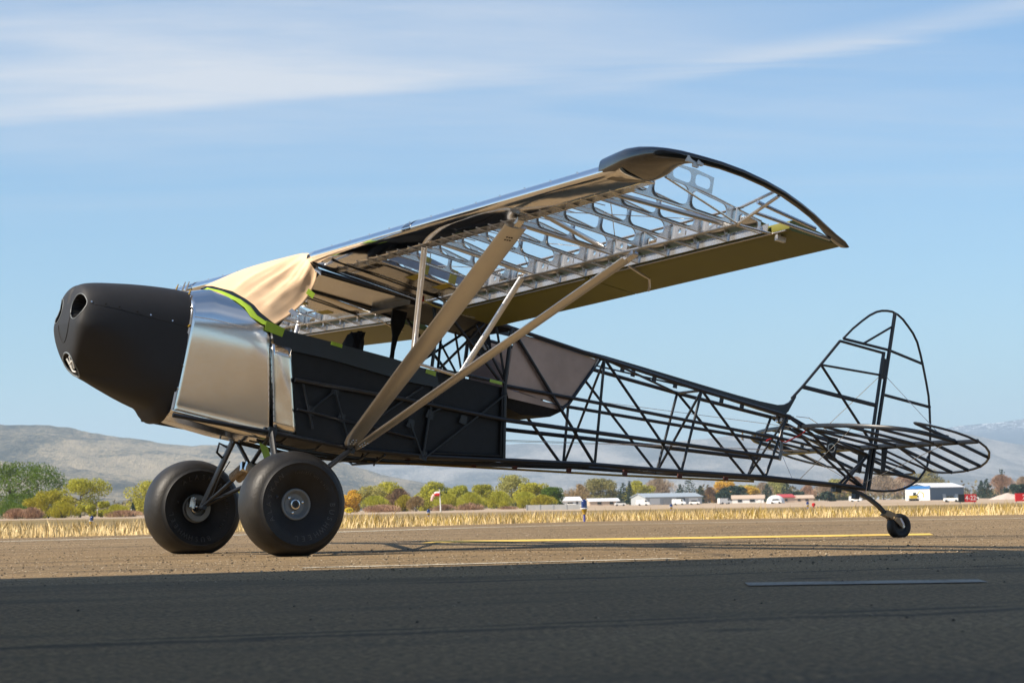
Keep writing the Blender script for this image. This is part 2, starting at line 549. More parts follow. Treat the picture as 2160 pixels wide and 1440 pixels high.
def paint(name, col, wear):
    m, t, b = material(name)
    tc = t.n('ShaderNodeTexCoord')
    n_a = t.n('ShaderNodeTexNoise', inp={'Vector': tc.outputs['Object'], 'Scale': 60.0, 'Detail': 5.0, 'Roughness': 0.7})
    n_b = t.n('ShaderNodeTexNoise', inp={'Vector': tc.outputs['Object'], 'Scale': 3.0, 'Detail': 5.0, 'Roughness': 0.7})
    worn = t.smooth(t.math('ADD', t.math('MULTIPLY', n_a.outputs[0], 0.5), t.math('MULTIPLY', n_b.outputs[0], 0.5)), wear - 0.10, wear + 0.06)
    t.link(t.mix(worn, (0.12, 0.10, 0.075), col), b.inputs['Base Color'])
    b.inputs['Roughness'].default_value = 0.9
    b.inputs['Specular IOR Level'].default_value = 0.12
    return m


M['line_yellow'] = paint('worn_yellow_paint', (0.72, 0.49, 0.12), 0.41)
M['line_white'] = paint('worn_white_paint', (0.66, 0.60, 0.48), 0.48)
M['line_faint'] = paint('faint_white_paint', (0.36, 0.33, 0.28), 0.47)


def stripe(name, pts, wid, mt, z):
    mb = MB()
    G = []
    k = len(pts)
    for i in range(k):
        a, c = Vector(pts[max(0, i - 1)]), Vector(pts[min(k - 1, i + 1)])
        d = (c - a).normalized()
        nn = Vector((-d.y, d.x)) * wid / 2
        p = Vector(pts[i])
        G.append([(p.x - nn.x, p.y - nn.y, z), (p.x + nn.x, p.y + nn.y, z)])
    mb.grid(G)
    return finish(name, mb, mt, None, 0, kind='structure')


stripe('yellow_line', [(-0.80, 21.98), (0.7, 21.85), (2.2, 21.65), (3.75, 21.43)], 1.15, M['line_yellow'], .004)
stripe('edge_line', [(-45, 11.5), (-6.24, 28.9), (-4.68, 30.6), (-2.51, 34.0), (-.64, 37.4), (1.07, 39.4), (3.95, 39.4), (7.76, 37.6), (14, 39), (45, 52)], .42, M['line_white'], .004)
stripe('apron_line', [(-1.15, 12.80), (-.55, 12.98), (0.1, 13.22), (0.9, 13.52)], .13, M['line_white'], .004)
stripe('near_line', [(.87, 8.99), (1.25, 8.97), (1.75, 8.93)], .34, M['line_faint'], .004)

# loose stones
rnd = random.Random(5)
for nm, cnt, mt, lo, hi in (('pale_grit', 9000, simple('pale_grit', (0.40, 0.32, 0.22), 0.8, var=.35), .0022, .0060), ('dark_grit', 8000, simple('dark_grit', (0.06, 0.045, 0.028), 0.8, var=.3), .0025, .0070),
        ('loose_stones', 420, simple('pale_stone', (0.34, 0.27, 0.18), 0.8, var=.3), .003, .011), ('dark_stones', 260, simple('dark_stone', (0.040, 0.030, 0.020), 0.8, var=.3), .003, .012)):
    st_ = MB()
    for k in range(cnt):
        y = 5.5 + 36 * rnd.random() ** 1.35
        if cnt > 5000:
            y = 10.5 + 24 * rnd.random() ** 1.2
        x = (rnd.random() - .5) * .50 * y
        if y > edge_y(x) - .3:
            continue
        r_ = lo + (hi - lo) * rnd.random() ** 2.5
        if y < 12:
            r_ *= .55
        vs = []
        for q in ((1, 0, 0), (-1, 0, 0), (0, 1, 0), (0, -1, 0), (0, 0, 1), (0, 0, -.4)):
            j_ = .75 + .5 * rnd.random()
            vs.append((x + q[0] * r_ * 1.2 * j_, y + q[1] * r_ * 1.2 * j_, .3 * r_ + q[2] * r_ * .8 * j_))
        st_.add(vs, [(0, 2, 4), (2, 1, 4), (1, 3, 4), (3, 0, 4), (2, 0, 5), (1, 2, 5), (3, 1, 5), (0, 3, 5)])
    finish(nm, st_, mt, None, 0, kind='stuff')

# ------------------------------------------------------------------ dry grass along the pavement
def blades(name, cnt, col_lo, col_hi, dep0, dep1, h0, h1, x0, x1, seed, wid, power=1.0):
    rnd = random.Random(seed)
    m, t, b = material(name + '_straw')
    gi = t.n('ShaderNodeTexCoord')
    nz = t.n('ShaderNodeTexNoise', inp={'Vector': t.n('ShaderNodeMapping', inp={0: gi.outputs['Object'], 'Scale': (1, 1, .02)}).outputs[0], 'Scale': 9.0, 'Detail': 3.0})
    n2_ = t.n('ShaderNodeTexNoise', inp={'Vector': gi.outputs['Object'], 'Scale': 0.5, 'Detail': 3.0})
    v = t.math('ADD', t.math('MULTIPLY', nz.outputs[0], 0.75), t.math('MULTIPLY', n2_.outputs[0], 0.35))
    t.link(t.ramp(v, [(0.36, col_lo), (0.66, col_hi)]), b.inputs['Base Color'])
    b.inputs['Roughness'].default_value = 0.7
    b.inputs['Specular IOR Level'].default_value = 0.2
    V = np.zeros((cnt * 5, 3))
    F = []
    for k in range(cnt):
        x = x0 + (x1 - x0) * rnd.random()
        dep = dep0 + (dep1 - dep0) * rnd.random() ** power
        y = edge_y(x) + dep
        if mnoise.noise(Vector((x * 1.7, dep * .8, 9.))) < -.22 + .25 * rnd.random():
            h_cut = .45
        else:
            h_cut = 1.0
        if abs(x - 1.4) < .16 and dep < 1.5:
            dep += 1.6
            y = edge_y(x) + dep
        h = (h0 + (h1 - h0) * rnd.random() ** 1.6) * (.8 + .5 * mnoise.noise(Vector((x * .9, y * .9, 3.))) ) * h_cut
        a = rnd.random() * 6.283
        wx, wy = math.cos(a) * wid * (.6 + .8 * rnd.random()), math.sin(a) * wid
        lx, ly = (rnd.random() - .5) * h * .75, (rnd.random() - .5) * h * .75
        zz = gz(x, y) - .04
        o = k * 5
        V[o] = (x - wx, y - wy, zz)
        V[o + 1] = (x + wx, y + wy, zz)
        V[o + 2] = (x + lx * .35 + wx * .8, y + ly * .35 + wy * .8, zz + h * .6)
        V[o + 3] = (x + lx * .35 - wx * .8, y + ly * .35 - wy * .8, zz + h * .6)
        V[o + 4] = (x + lx, y + ly, zz + h)
        F.append((o, o + 1, o + 2, o + 3))
        F.append((o + 3, o + 2, o + 4))
    me = bpy.data.meshes.new(name)
    me.from_pydata(V.tolist(), [], F)
    me.materials.append(m)
    o = bpy.data.objects.new(name, me)
    COL.objects.link(o)
    o['kind'] = 'stuff'
    return o


blades('golden_grass', 32000, (0.30, 0.175, 0.045), (0.88, 0.70, 0.38), -.25, 9.0, .07, .30, -11, 17, 3, .0075, 1.5)
blades('brown_grass', 9000, (0.17, 0.115, 0.04), (0.40, 0.29, 0.12), 6.0, 45.0, .10, .30, -26, 34, 4, .014, 1.0)
blades('ochre_grass', 5000, (0.25, 0.15, 0.03), (0.50, 0.36, 0.08), .2, 6.0, .14, .36, -3.5, 12, 6, .007, 1.2)

# ------------------------------------------------------------------ hills
def hill(name, prof, dist, depth, cols, seed, rough, snow=None, pale=None, gully=(.004, .0012), relief=22.0, amp=.34):
    """prof: (x, height) of the crest at the distance dist; the slope comes down over depth metres towards the airfield"""
    m, t, b = material(name + '_slopes')
    tc = t.n('ShaderNodeTexCoord')
    mp_ = t.n('ShaderNodeMapping', inp={0: tc.outputs['Object'], 'Rotation': (0, 0, R(25)), 'Scale': (gully[0], gully[1], .004)})
    n_a = t.n('ShaderNodeTexNoise', inp={'Vector': mp_.outputs[0], 'Scale': 1.0, 'Detail': 9.0, 'Roughness': 0.62, 'Distortion': 0.4})
    n_b = t.n('ShaderNodeTexNoise', inp={'Vector': tc.outputs['Object'], 'Scale': .030, 'Detail': 6.0, 'Roughness': 0.75})
    n_c = t.n('ShaderNodeTexNoise', inp={'Vector': t.n('ShaderNodeMapping', inp={0: tc.outputs['Object'], 'Scale': (.11, .03, .11)}).outputs[0], 'Scale': 1.0, 'Detail': 4.0, 'Roughness': 0.8})
    v = t.math('ADD', t.math('ADD', t.math('MULTIPLY', n_a.outputs[0], 0.50), t.math('MULTIPLY', n_b.outputs[0], 0.22)), t.math('MULTIPLY', n_c.outputs[0], 0.28))
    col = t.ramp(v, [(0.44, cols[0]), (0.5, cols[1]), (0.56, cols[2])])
    if snow is not None:
        sp_ = t.n('ShaderNodeSeparateXYZ', inp={0: tc.outputs['Object']})
        sn = t.math('MULTIPLY', t.smooth(sp_.outputs[2], snow, snow + 70), t.smooth(n_b.outputs[0], 0.535, 0.575))
        col = t.mix(sn, col, (0.95, 0.96, 0.98))
    t.link(col, b.inputs['Base Color'])
    bpn = t.n('ShaderNodeBump', inp={'Height': v, 'Strength': 1.0, 'Distance': relief})
    t.link(bpn.outputs[0], b.inputs['Normal'])
    b.inputs['Roughness'].default_value = 0.95
    b.inputs['Specular IOR Level'].default_value = 0.05
    mb = MB()
    px_ = [p[0] for p in prof]
    pz_ = [p[1] for p in prof]
    NX, NY = 420, 60
    G = []
    for j in range(NY + 1):
        v = j / NY
        y = dist - depth + depth * 1.25 * v
        row = []
        for i in range(NX + 1):
            x = px_[0] + (px_[-1] - px_[0]) * i / NX
            crest = float(np.interp(x, px_, pz_))
            s_ = v / .8
            f = (s_ ** 1.25 if s_ <= 1 else 1 - .35 * (s_ - 1) / .25)
            q = Vector((x * rough * (1.0) + y * rough * .55, y * rough * .30, seed))
            nn = mnoise.fractal(q, 1.0, 2.0, 5)
            z = crest * f * (1 + amp * nn * math.sin(math.pi * min(1, v))) - 12 * (1 - v)
            row.append((x * (y / dist) if True else x, y, z))
        G.append(row)
    mb.grid(G)
    return finish(name, mb, m, None, 180, kind='structure')


def prof_px(pts, d):
    return pts


NEAR_PROF = [(-2683.0, 285.5), (-1851.0, 248.4), (-1435.0, 222.5), (-1123.0, 199.5), (-1019.0, 188.3), (-915.0, 171.0), (-811.0, 154.6), (-707.0, 142.4), (-603.0, 140.6), (-499.0, 126.4), (-395.0, 105.9), (-291.0, 75.0), (-187.0, 53.4), (-83.0, 32.9), (73.0, 7.4), (437.0, -5.1)]
FAR_PROF = [(-3024.0, 178.1), (-2304.0, 192.8), (-1584.0, 203.9), (-1224.0, 219.3), (-936.0, 228.7), (-684.0, 206.4), (-504.0, 192.5), (-324.0, 207.5), (-144.0, 220.6), (-5.0, 225.4), (306.0, 238.1), (612.0, 250.8), (864.0, 268.1), (1008.0, 263.8), (1206.0, 253.2), (1386.0, 260.9), (1584.0, 264.8), (1692.0, 248.5), (1836.0, 213.6), (1944.0, 190.2), (2376.0, 148.6), (3276.0, 106.2)]
BLUE_PROF = [(52.0, 207.4), (1092.0, 267.6), (1612.0, 310.7), (2002.0, 350.8), (2288.0, 379.7), (2444.0, 397.8), (2548.0, 403.8), (2652.0, 407.3), (2808.0, 422.8), (3172.0, 429.5), (3952.0, 426.6), (5512.0, 360.8)]
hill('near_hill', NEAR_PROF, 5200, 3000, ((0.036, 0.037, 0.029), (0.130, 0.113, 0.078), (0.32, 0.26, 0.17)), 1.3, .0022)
hill('far_hill', FAR_PROF, 9000, 3500, ((0.075, 0.082, 0.09), (0.19, 0.185, 0.18), (0.34, 0.315, 0.29)), 5.1, .0011, amp=.22)  # part of the distance haze is put into the bluish dark tones
hill('haze_blue_mountain', BLUE_PROF, 13000, 3000, ((0.035, 0.055, 0.085), (0.055, 0.08, 0.115), (0.08, 0.105, 0.14)), 9.2, .0004, snow=340, amp=.10)  # blue of the distant air is put into the slope colours

# ------------------------------------------------------------------ haze
hz, t_ = None, None
hm = bpy.data.materials.new('valley_haze')
hm.use_nodes = True
t = NT(hm.node_tree)
out = t.n('ShaderNodeOutputMaterial')
pv = t.n('ShaderNodeVolumePrincipled')
pv.inputs['Color'].default_value = (0.62, 0.82, 1.0, 1)
pv.inputs['Density'].default_value = 8.8e-5
pv.inputs['Anisotropy'].default_value = 0.25
t.link(pv.outputs[0], out.inputs['Volume'])
hb_ = MB()
hb_.box((0, 4600, 339), (9500, 14300, 341))
ho = finish('haze', hb_, hm, None, 0, kind='stuff')

# ------------------------------------------------------------------ hangar that throws the shade over the foreground (outside the frame)
M['siding'] = simple('tan_metal_siding', (0.42, 0.38, 0.32), 0.5, var=.06)
M['siding_trim'] = simple('brown_trim', (0.14, 0.11, 0.09), 0.5)
hang = empty('hangar', loc=(-20, -4, 0))
tag(hang, 'tall tan metal hangar beyond the left edge, shading the foreground asphalt', 'hangar')
HH = 11.0
fp = [(-3.91, 10.43), (-44.51, -7.64), (-44.51, -14.0), (-3.6, -14.0), (-3.6, 9.43)]
wm = MB()
n = len(fp)
wm.add([(x + 20, y + 4, z) for z in (0, HH - .35) for x, y in fp], [(j, (j + 1) % n, n + (j + 1) % n, n + j) for j in range(n)])
finish('wall', wm, M['siding'], hang, 0)
rm = MB()
rm.add([(x + 20, y + 4, z) for z in (HH - .35, HH) for x, y in fp], [(j, (j + 1) % n, n + (j + 1) % n, n + j) for j in range(n)] + [tuple(range(n - 1, -1, -1)), tuple(range(n, 2 * n))])
finish('roof', rm, M['siding_trim'], hang, 0)
a, c = Vector(fp[1]), Vector(fp[0])
dv = (c - a)
for k in range(4):
    p = a + dv * (.14 + .22 * k) + Vector((20, 4))
    q = a + dv * (.14 + .22 * k + .19) + Vector((20, 4))
    nn = Vector((-dv.y, dv.x)).normalized() * .06
    if nn.y < 0:
        nn = -nn
    dm = MB()
    dm.add([(p.x, p.y, .02), (q.x, q.y, .02), (q.x, q.y, 5.2), (p.x, p.y, 5.2), (p.x + nn.x, p.y + nn.y, .02), (q.x + nn.x, q.y + nn.y, .02), (q.x + nn.x, q.y + nn.y, 5.2), (p.x + nn.x, p.y + nn.y, 5.2)],
           [(0, 1, 2, 3), (4, 7, 6, 5), (0, 4, 5, 1), (1, 5, 6, 2), (2, 6, 7, 3), (3, 7, 4, 0)])
    finish('door', dm, M['white'], hang, 0)

# ------------------------------------------------------------------ the aircraft
# body frame: X aft from the main axle, Y to port, Z up (nose-high on its tail wheel)
YAW, PIT, BANK = R(28.0), R(12.0), R(0.378)
ORG = Vector((-1.986, 17.143, 0.347))


def body_dir(P):
    X, Y, Z = P
    xr = X * math.cos(PIT) + Z * math.sin(PIT)
    zr = -X * math.sin(PIT) + Z * math.cos(PIT)
    y2 = Y * math.cos(BANK) - zr * math.sin(BANK)
    z2 = Y * math.sin(BANK) + zr * math.cos(BANK)
    return Vector((xr * math.cos(YAW) + y2 * math.sin(YAW), xr * math.sin(YAW) - y2 * math.cos(YAW), z2))


ex, ey, ez = body_dir((1, 0, 0)), -body_dir((0, 1, 0)), body_dir((0, 0, 1))
ROT = Matrix((ex, ey, ez)).transposed()
BASE = Vector((ORG.x, ORG.y, 0.0))
OFF = ROT.transposed() @ (ORG - BASE)


def B(p):
    return (p[0] + OFF.x, -p[1] + OFF.y, p[2] + OFF.z)


def body_world(p):
    return BASE + ROT @ Vector(B(p))


def world_body(wp):
    q = ROT.transposed() @ (Vector(wp) - BASE) - OFF
    return (q.x, -q.y, q.z)


plane = empty('bush_plane', loc=BASE)
plane.rotation_mode = 'QUATERNION'
plane.rotation_quaternion = ROT.to_quaternion()
tag(plane, 'skeletal high-wing tailwheel aircraft with bare aluminium wings, open black tube fuselage and fat black tyres', 'airplane')


def part(name, mb, mats, parent=None, smooth=40):
    return finish(name, mb, mats, parent or plane, smooth, xf=B)


def sub(name):
    return empty(name, plane)


def hw(x):
    xs, ys = (-.75, -.1, 1.8, 2.7, 3.5, 4.35, 5.42), (.33, .36, .36, .25, .19, .13, .02)
    return float(np.interp(x, xs, ys))


def S(x, z, s=1):
    """a point on the fuselage side"""
    return (x, s * hw(x), z)


# --- fuselage frame
fr = sub('fuselage_frame')


def rod(name, pts, r, mat='tube', parent=None, n=8):
    return part(name, MB().tube(pts, r, n), M[mat], parent or fr)


for s in (1, -1):
    # longerons
    rod('cabin_longeron', [S(.10, 1.748, s), S(.47, 1.738, s), S(1.0, 1.731, s), S(1.72, 1.704, s)], .0195)
    rod('upper_longeron', [S(1.72, 1.706, s), S(2.632, 1.674, s), S(3.589, 1.640, s), S(4.50, 1.628, s)], .0155)
    rod('lower_longeron', [S(-.74, .50, s), S(0, .53, s), S(.62, .545, s), S(1.23, .613, s), S(1.866, .716, s), S(2.70, .857, s), S(3.51, .968, s), S(4.34, 1.095, s), S(5.27, 1.205, s), (5.40, .01 * s, 1.215)], .0165)
    # side stringers
    rod('side_stringer', [(.093, s * .375, .935), (1.04, s * .375, .986), (1.82, s * .37, 1.011), (3.08, s * .232, 1.14), (4.43, s * .128, 1.273)], .0165)
    rod('side_stringer', [S(1.766, 1.265, s), S(2.70, 1.332, s), S(4.472, 1.434, s)], .0135)
    rod('side_stringer', [(.152, s * .375, .732), (.626, s * .375, .731), (1.11, s * .375, .722)], .0095)
    rod('tail_longeron', [S(4.50, 1.628, s), (4.80, s * .085, 1.565), (5.385, s * .012, 1.50)], .011)
    # aft truss
    rod('vertical_tube', [S(1.745, 1.70, s), S(1.768, 1.276, s), S(1.866, .716, s)], .016)
    rod('vertical_tube', [S(2.632, 1.674, s), S(2.70, .857, s)], .0115)
    rod('vertical_tube', [S(3.589, 1.640, s), S(3.514, .968, s)], .0115)
    rod('vertical_tube', [S(4.47, 1.628, s), S(4.336, 1.095, s)], .0115)
    rod('diagonal_tube', [S(1.75, 1.70, s), S(2.69, .862, s)], .013)
    rod('diagonal_tube', [S(2.64, 1.67, s), S(3.51, .975, s)], .0115)
    rod('diagonal_tube', [S(3.60, 1.635, s), S(4.33, 1.10, s)], .0115)
    rod('diagonal_tube', [S(4.49, 1.62, s), (4.75, s * .09, 1.54), (5.22, s * .04, 1.29), (5.385, s * .015, 1.225)], .012)
    # cabin side
    rod('door_post', [(1.075, s * .36, 1.735), (1.135, s * .365, 1.50), (1.15, s * .36, 1.25)], .014)
    rod('door_post', [(1.19, s * .352, 1.26), (1.205, s * .352, .62)], .011)
    rod('cabin_brace', [(1.21, s * .345, 1.26), (1.55, s * .345, 1.72)], .0105)
    rod('cabin_brace', [(1.72, s * .345, 1.30), (1.20, s * .345, 1.70)], .0125)
    rod('cabin_brace', [(1.76, s * .345, 1.31), (1.45, s * .345, 1.66)], .0095)
    rod('cabin_brace', [(1.77, s * .345, 1.31), (1.62, s * .345, 1.70)], .0095)
    rod('windshield_post', [(-.10, s * .31, 1.275), (.14, s * .33, 1.740)], .012)
    # braces lying over the side liner
    for a, c in (((.414, .932), (.598, .576)), ((.414, .925), (.255, .745)), ((1.10, 1.105), (.80, .82)), ((1.19, 1.07), (1.195, .60)),
                 ((1.195, .60), (1.05, .82)), ((1.215, .60), (1.79, 1.21)), ((.30, .62), (.16, .93)), ((1.195, .93), (1.30, 1.0))):
        rod('side_brace', [(a[0], s * .371, a[1]), (c[0], s * .371, c[1])], .009, n=6)
    for x, z in ((.414, .928), (.50, .745), (.255, .745), (1.19, .92), (1.195, .61), (1.467, .938), (1.05, .82)):
        part('gusset_plate', MB().prism([(x - .03, s * .372, z - .025), (x + .035, s * .372, z - .035), (x + .03, s * .372, z + .03), (x - .015, s * .372, z + .035)], (0, s * .003, 0)), M['tube'], fr, 0)
# cross tubes
for x, z in ((1.745, 1.70), (2.632, 1.674), (3.589, 1.640), (4.47, 1.628), (.10, 1.752), (1.0, 1.735)):
    rod('cross_tube', [S(x, z), S(x, z, -1)], .011)
for x, z in ((0, .53), (.62, .545), (1.23, .613), (1.866, .716), (2.70, .857), (3.514, .968), (4.336, 1.095)):
    rod('cross_tube', [S(x, z), S(x, z, -1)], .011)
rod('cross_brace', [S(1.866, .716), S(2.70, .857, -1)], .010)
rod('cross_brace', [S(2.70, .857), S(3.514, .968, -1)], .010)
rod('cross_brace', [S(2.632, 1.674), S(2.70, .86, -1)], .0105)
rod('cross_brace', [S(3.589, 1.64), S(3.514, .97, -1)], .0105)
rod('cross_brace', [S(4.47, 1.628), S(4.336, 1.10, -1)], .0095)
rod('cross_brace', [S(1.745, 1.70), S(2.632, 1.674, -1)], .010)
rod('cross_brace', [S(2.632, 1.674), S(3.589, 1.64, -1)], .010)
rod('cross_brace', [(1.21, .34, 1.26), (1.50, -.34, 1.70)], .0105)
rod('cross_brace', [(1.21, -.34, 1.26), (1.50, .34, 1.70)], .0105)
rod('sternpost', [(5.42, 0, 1.60), (5.405, 0, 1.20)], .017)
rod('tail_brace', [(5.17, .035, 1.205), (5.39, .0, 1.49)], .0115)
rod('tail_brace', [(5.17, -.035, 1.205), (5.39, .0, 1.49)], .0115)
# the top ridge: a folded sheet stringer with slots, sweeping up into the fin
ridge = MB()
zt = [(1.80, 1.738, .030), (2.36, 1.751, .036), (2.76, 1.749, .040), (3.10, 1.740, .044), (3.69, 1.720, .052), (4.02, 1.711, .060), (4.25, 1.709, .070), (4.43, 1.716, .085), (4.50, 1.735, .10), (4.545, 1.765, .08), (4.60, 1.845, .03)]
secs = []
for x, z, h in zt:
    hwid = .013 if x < 4.4 else .010
    secs.append([(x, hwid, z), (x, -hwid, z), (x, -hwid, z - h), (x, hwid, z - h)])
ridge.loft(secs)
part('ridge_fairing', ridge, M['sill'], fr, 25)
rod('ridge_strip', [(2.62, 0, 1.655), (3.12, 0, 1.666), (3.62, 0, 1.676)], .007)
for x, z in ((2.95, 1.70), (3.05, 1.69), (3.25, 1.69), (3.45, 1.685), (3.9, 1.66), (4.1, 1.655)):
    part('ridge_tab', MB().box((x, 0, z - .015), (.018, .004, .03)), M['sill'], fr, 0)
part('fin_foot', MB().prism([(4.415, .009, 1.65), (4.50, .009, 1.66), (4.515, .009, 1.60), (4.475, .009, 1.575), (4.455, .009, 1.62)], (0, -.018, 0)), M['sill'], fr, 0)
# belly tubes
for y in (.22, .08, -.12, -.25):
    rod('belly_stringer', [(-.05, y, .475), (.3, y, .470), (.65, y, .495), (1.05, y, .545), (2.05, y, .73), (2.7, y * .7, .84)], .009, n=6)
for x in (.15, .42, .78, .9):
    rod('belly_cross_tube', [(x, .36, .555), (x, .2, .50), (x, -.2, .50), (x, -.36, .555)], .009, n=6)
    rod('belly_bracket', [(x + .04, .10, .49), (x + .06, .10, .56)], .007, n=6)
rod('tail_pushrod', [(.93, 0, .523), (2.05, 0, .699), (3.046, 0, .850), (4.319, 0, 1.058)], .0085, 'yellow')
for x, z in ((1.25, .573), (1.80, .660), (2.15, .715), (2.62, .786), (3.12, .862), (3.62, .944), (4.05, 1.014)):
    part('pushrod_clamp', MB().box((x, 0, z + .02), (.017, .012, .024)), M['rust'], fr, 0)

for y0, z0, y1, z1 in ((.10, .78, .05, 1.40), (-.10, .78, -.05, 1.40), (.06, 1.22, .03, 1.58)):
    rod('control_cable', [(1.30, y0, z0), (3.0, (y0 + y1) / 2, (z0 + z1) / 2), (4.75, y1, z1)], .0022, 'steel', n=5)
# --- side liner, floor, sill
for s in (1, -1):
    lin = [(-.06, 1.25), (.30, 1.25), (1.0, 1.25), (1.755, 1.25), (1.855, .745), (1.866, .70), (1.23, .607), (.62, .538), (.03, .53)]
    part('side_liner', MB().prism([(x, s * .340, z) for x, z in lin], (0, -s * .006, 0)), M['liner'], plane, 0)
    part('door_sill', MB().prism([(x, s * .368, z) for x, z in ((-.15, 1.272), (.33, 1.268), (.83, 1.259), (1.19, 1.236), (1.235, 1.13), (.97, 1.118), (.35, 1.142), (-.02, 1.135), (-.11, 1.16))], (0, -s * .010, 0)), M['sill'], plane, 0)
    rod('sill_rail', [(1.20, s * .362, 1.262), (1.766, s * .362, 1.283)], .012, 'sill', plane)
    part('liner_frame', MB().tube([(1.75, s * .361, 1.25), (1.83, s * .361, .74), (1.24, s * .361, .64)], .012, 6), M['liner'], plane)
    # baggage side panel
    bag = [(1.79, 1.690), (2.595, 1.655), (2.375, 1.262), (2.33, 1.235), (1.80, 1.262)]
    part('baggage_panel', MB().prism([(x, s * (hw(x) - .025), z) for x, z in bag], (0, -s * .004, 0)), M['tinted_alu'], plane, 0)
    part('baggage_panel', MB().prism([(x, s * (hw(x) - .024), z) for x, z in ((1.80, 1.250), (2.35, 1.225), (2.33, 1.20), (1.83, 1.185))], (0, -s * .004, 0)), M['tinted_alu'], plane, 0)
    rod('baggage_edge', [(2.60, s * (hw(2.6) - .02), 1.66), (2.38, s * (hw(2.38) - .02), 1.262), (2.30, s * (hw(2.3) - .02), 1.19)], .013, 'sill', plane)
floor = MB()
floor.loft([[(x, .34, z), (x, -.34, z), (x, -.30, z - .035), (x, .30, z - .035)] for x, z in ((-.02, .56), (.62, .575), (1.23, .64), (1.84, .735))])
part('cabin_floor', floor, M['liner'], plane, 0)
bagf = MB()
bagf.loft([[(1.80, .31, 1.205), (1.80, -.31, 1.205), (1.80, -.28, 1.13), (1.80, .28, 1.13)], [(2.0, .30, 1.20), (2.0, -.30, 1.20), (2.0, -.26, 1.095), (2.0, .26, 1.095)],
           [(2.25, .28, 1.20), (2.25, -.28, 1.20), (2.25, -.25, 1.135), (2.25, .25, 1.135)], [(2.36, .26, 1.23), (2.36, -.26, 1.23), (2.36, -.25, 1.21), (2.36, .25, 1.21)]])
part('baggage_sling', bagf, M['black_cloth'], plane, 30)
# cabin roof
part('roof_panel', MB().prism([(.09, .335, 1.742), (.90, .335, 1.728), (.90, -.335, 1.728), (.09, -.335, 1.742)], (0, 0, .004)), M['roof'], plane, 0)
part('roof_panel', MB().prism([(.93, .345, 1.722), (1.77, .345, 1.690), (1.77, -.345, 1.690), (.93, -.345, 1.722)], (0, 0, .004)), M['liner'], plane, 0)
part('roof_beam', MB().box((.92, 0, 1.715), (.03, .35, .028)), M['tube'], plane, 0)
part('roof_knob', MB().lathe([(0, 0), (0, .012), (.012, .012), (.012, 0)], (.42, -.02, 1.722), (0, 0, 1), 10), M['tube'], plane)
part('dome_light', MB().lathe([(-.03, .0), (-.028, .022), (0, .036), (.012, .04)], (1.52, .20, 1.665), (0, 0, 1), 14), M['steel'], plane)
# pulley plate behind the cabin
pp = MB()
outer = [(1.56, 1.66), (1.70, 1.66), (1.74, 1.545), (1.66, 1.475), (1.56, 1.50), (1.53, 1.56)]
part('pulley_plate', pp.prism([(x, .10, z) for x, z in outer], (0, .004, 0)), M['tube'], plane, 0)
for x, z, r_ in ((1.60, 1.56, .016), (1.645, 1.57, .018), (1.68, 1.56, .022)):
    part('pulley', MB().lathe([(0, 0), (0, r_), (.012, r_), (.012, 0)], (x, .104, z), (0, 1, 0), 12), M['white'], plane)
# seats
for x0, z0, hgt in ((.46, .68, .72), (1.30, .76, .52)):
    seat = sub('seat')
    sq = MB()
    sq.loft([[(x0 - .30, .24, z0), (x0 - .30, -.24, z0), (x0 - .30, -.24, z0 + .08), (x0 - .30, .24, z0 + .08)],
             [(x0, .24, z0 - .03), (x0, -.24, z0 - .03), (x0, -.24, z0 + .08), (x0, .24, z0 + .08)]])
    part('seat_cushion', sq, M['black_cloth'], seat, 30)
    sb = MB()
    secs = []
    for q in range(9):
        tt = q / 8
        wd = .21 * (1 - max(0, tt - .72) ** 2 * 5.5)
        x = x0 + .04 + .16 * tt
        z = z0 + .04 + hgt * tt
        th = .055 * (1 - .5 * tt ** 3)
        secs.append([(x + th * math.cos(a) + .02 * math.sin(7 * a + q), wd * math.sin(a), z + .012 * math.sin(5 * a + 2 * q)) for a in [2 * math.pi * k / 16 for k in range(16)]])
    sb.loft(secs)
    part('seat_back', sb, M['black_cloth'], seat, 60)
belt = MB()
belt.loft([[(1.00 + dxx, -.06 + dyy, z) for dxx, dyy in ((wd, .01), (wd, -.01), (-wd, -.01), (-wd, .01))] for z, wd in ((1.70, .06), (1.60, .055), (1.50, .022), (1.36, .012), (1.29, .016))])
part('shoulder_harness', belt, M['black_cloth'], plane, 30)

# --- nose: polished boot cowl
def sel(th, w_, zt_, zb_, zc_, n_):
    c, s_ = math.cos(th), math.sin(th)
    y = w_ * math.copysign(abs(c) ** (2 / n_), c)
    h = (zt_ - zc_) if s_ >= 0 else (zc_ - zb_)
    return y, zc_ + h * math.copysign(abs(s_) ** (2 / n_), s_)


def boot_sec(t):
    """half section, t 0..1 from bottom centre over the slightly tucked-in side to the top centre"""
    if t < .16:
        return (.266 * t / .16, .470 + .008 * t / .16)
    if t < .26:
        a = R(90) * (t - .16) / .10
        return (.266 + .054 * math.sin(a), .533 - .055 * math.cos(a))
    if t < .56:
        z = .533 + (1.15 - .533) * (t - .26) / .30
        return (.362 - .050 * (math.hypot((1.15 - z) / .617, .12) - .12), z)
    a = R(90) * (t - .56) / .44
    return (.362 * math.cos(a) ** (2 / 2.6), 1.15 + .325 * math.sin(a) ** (2 / 2.6))


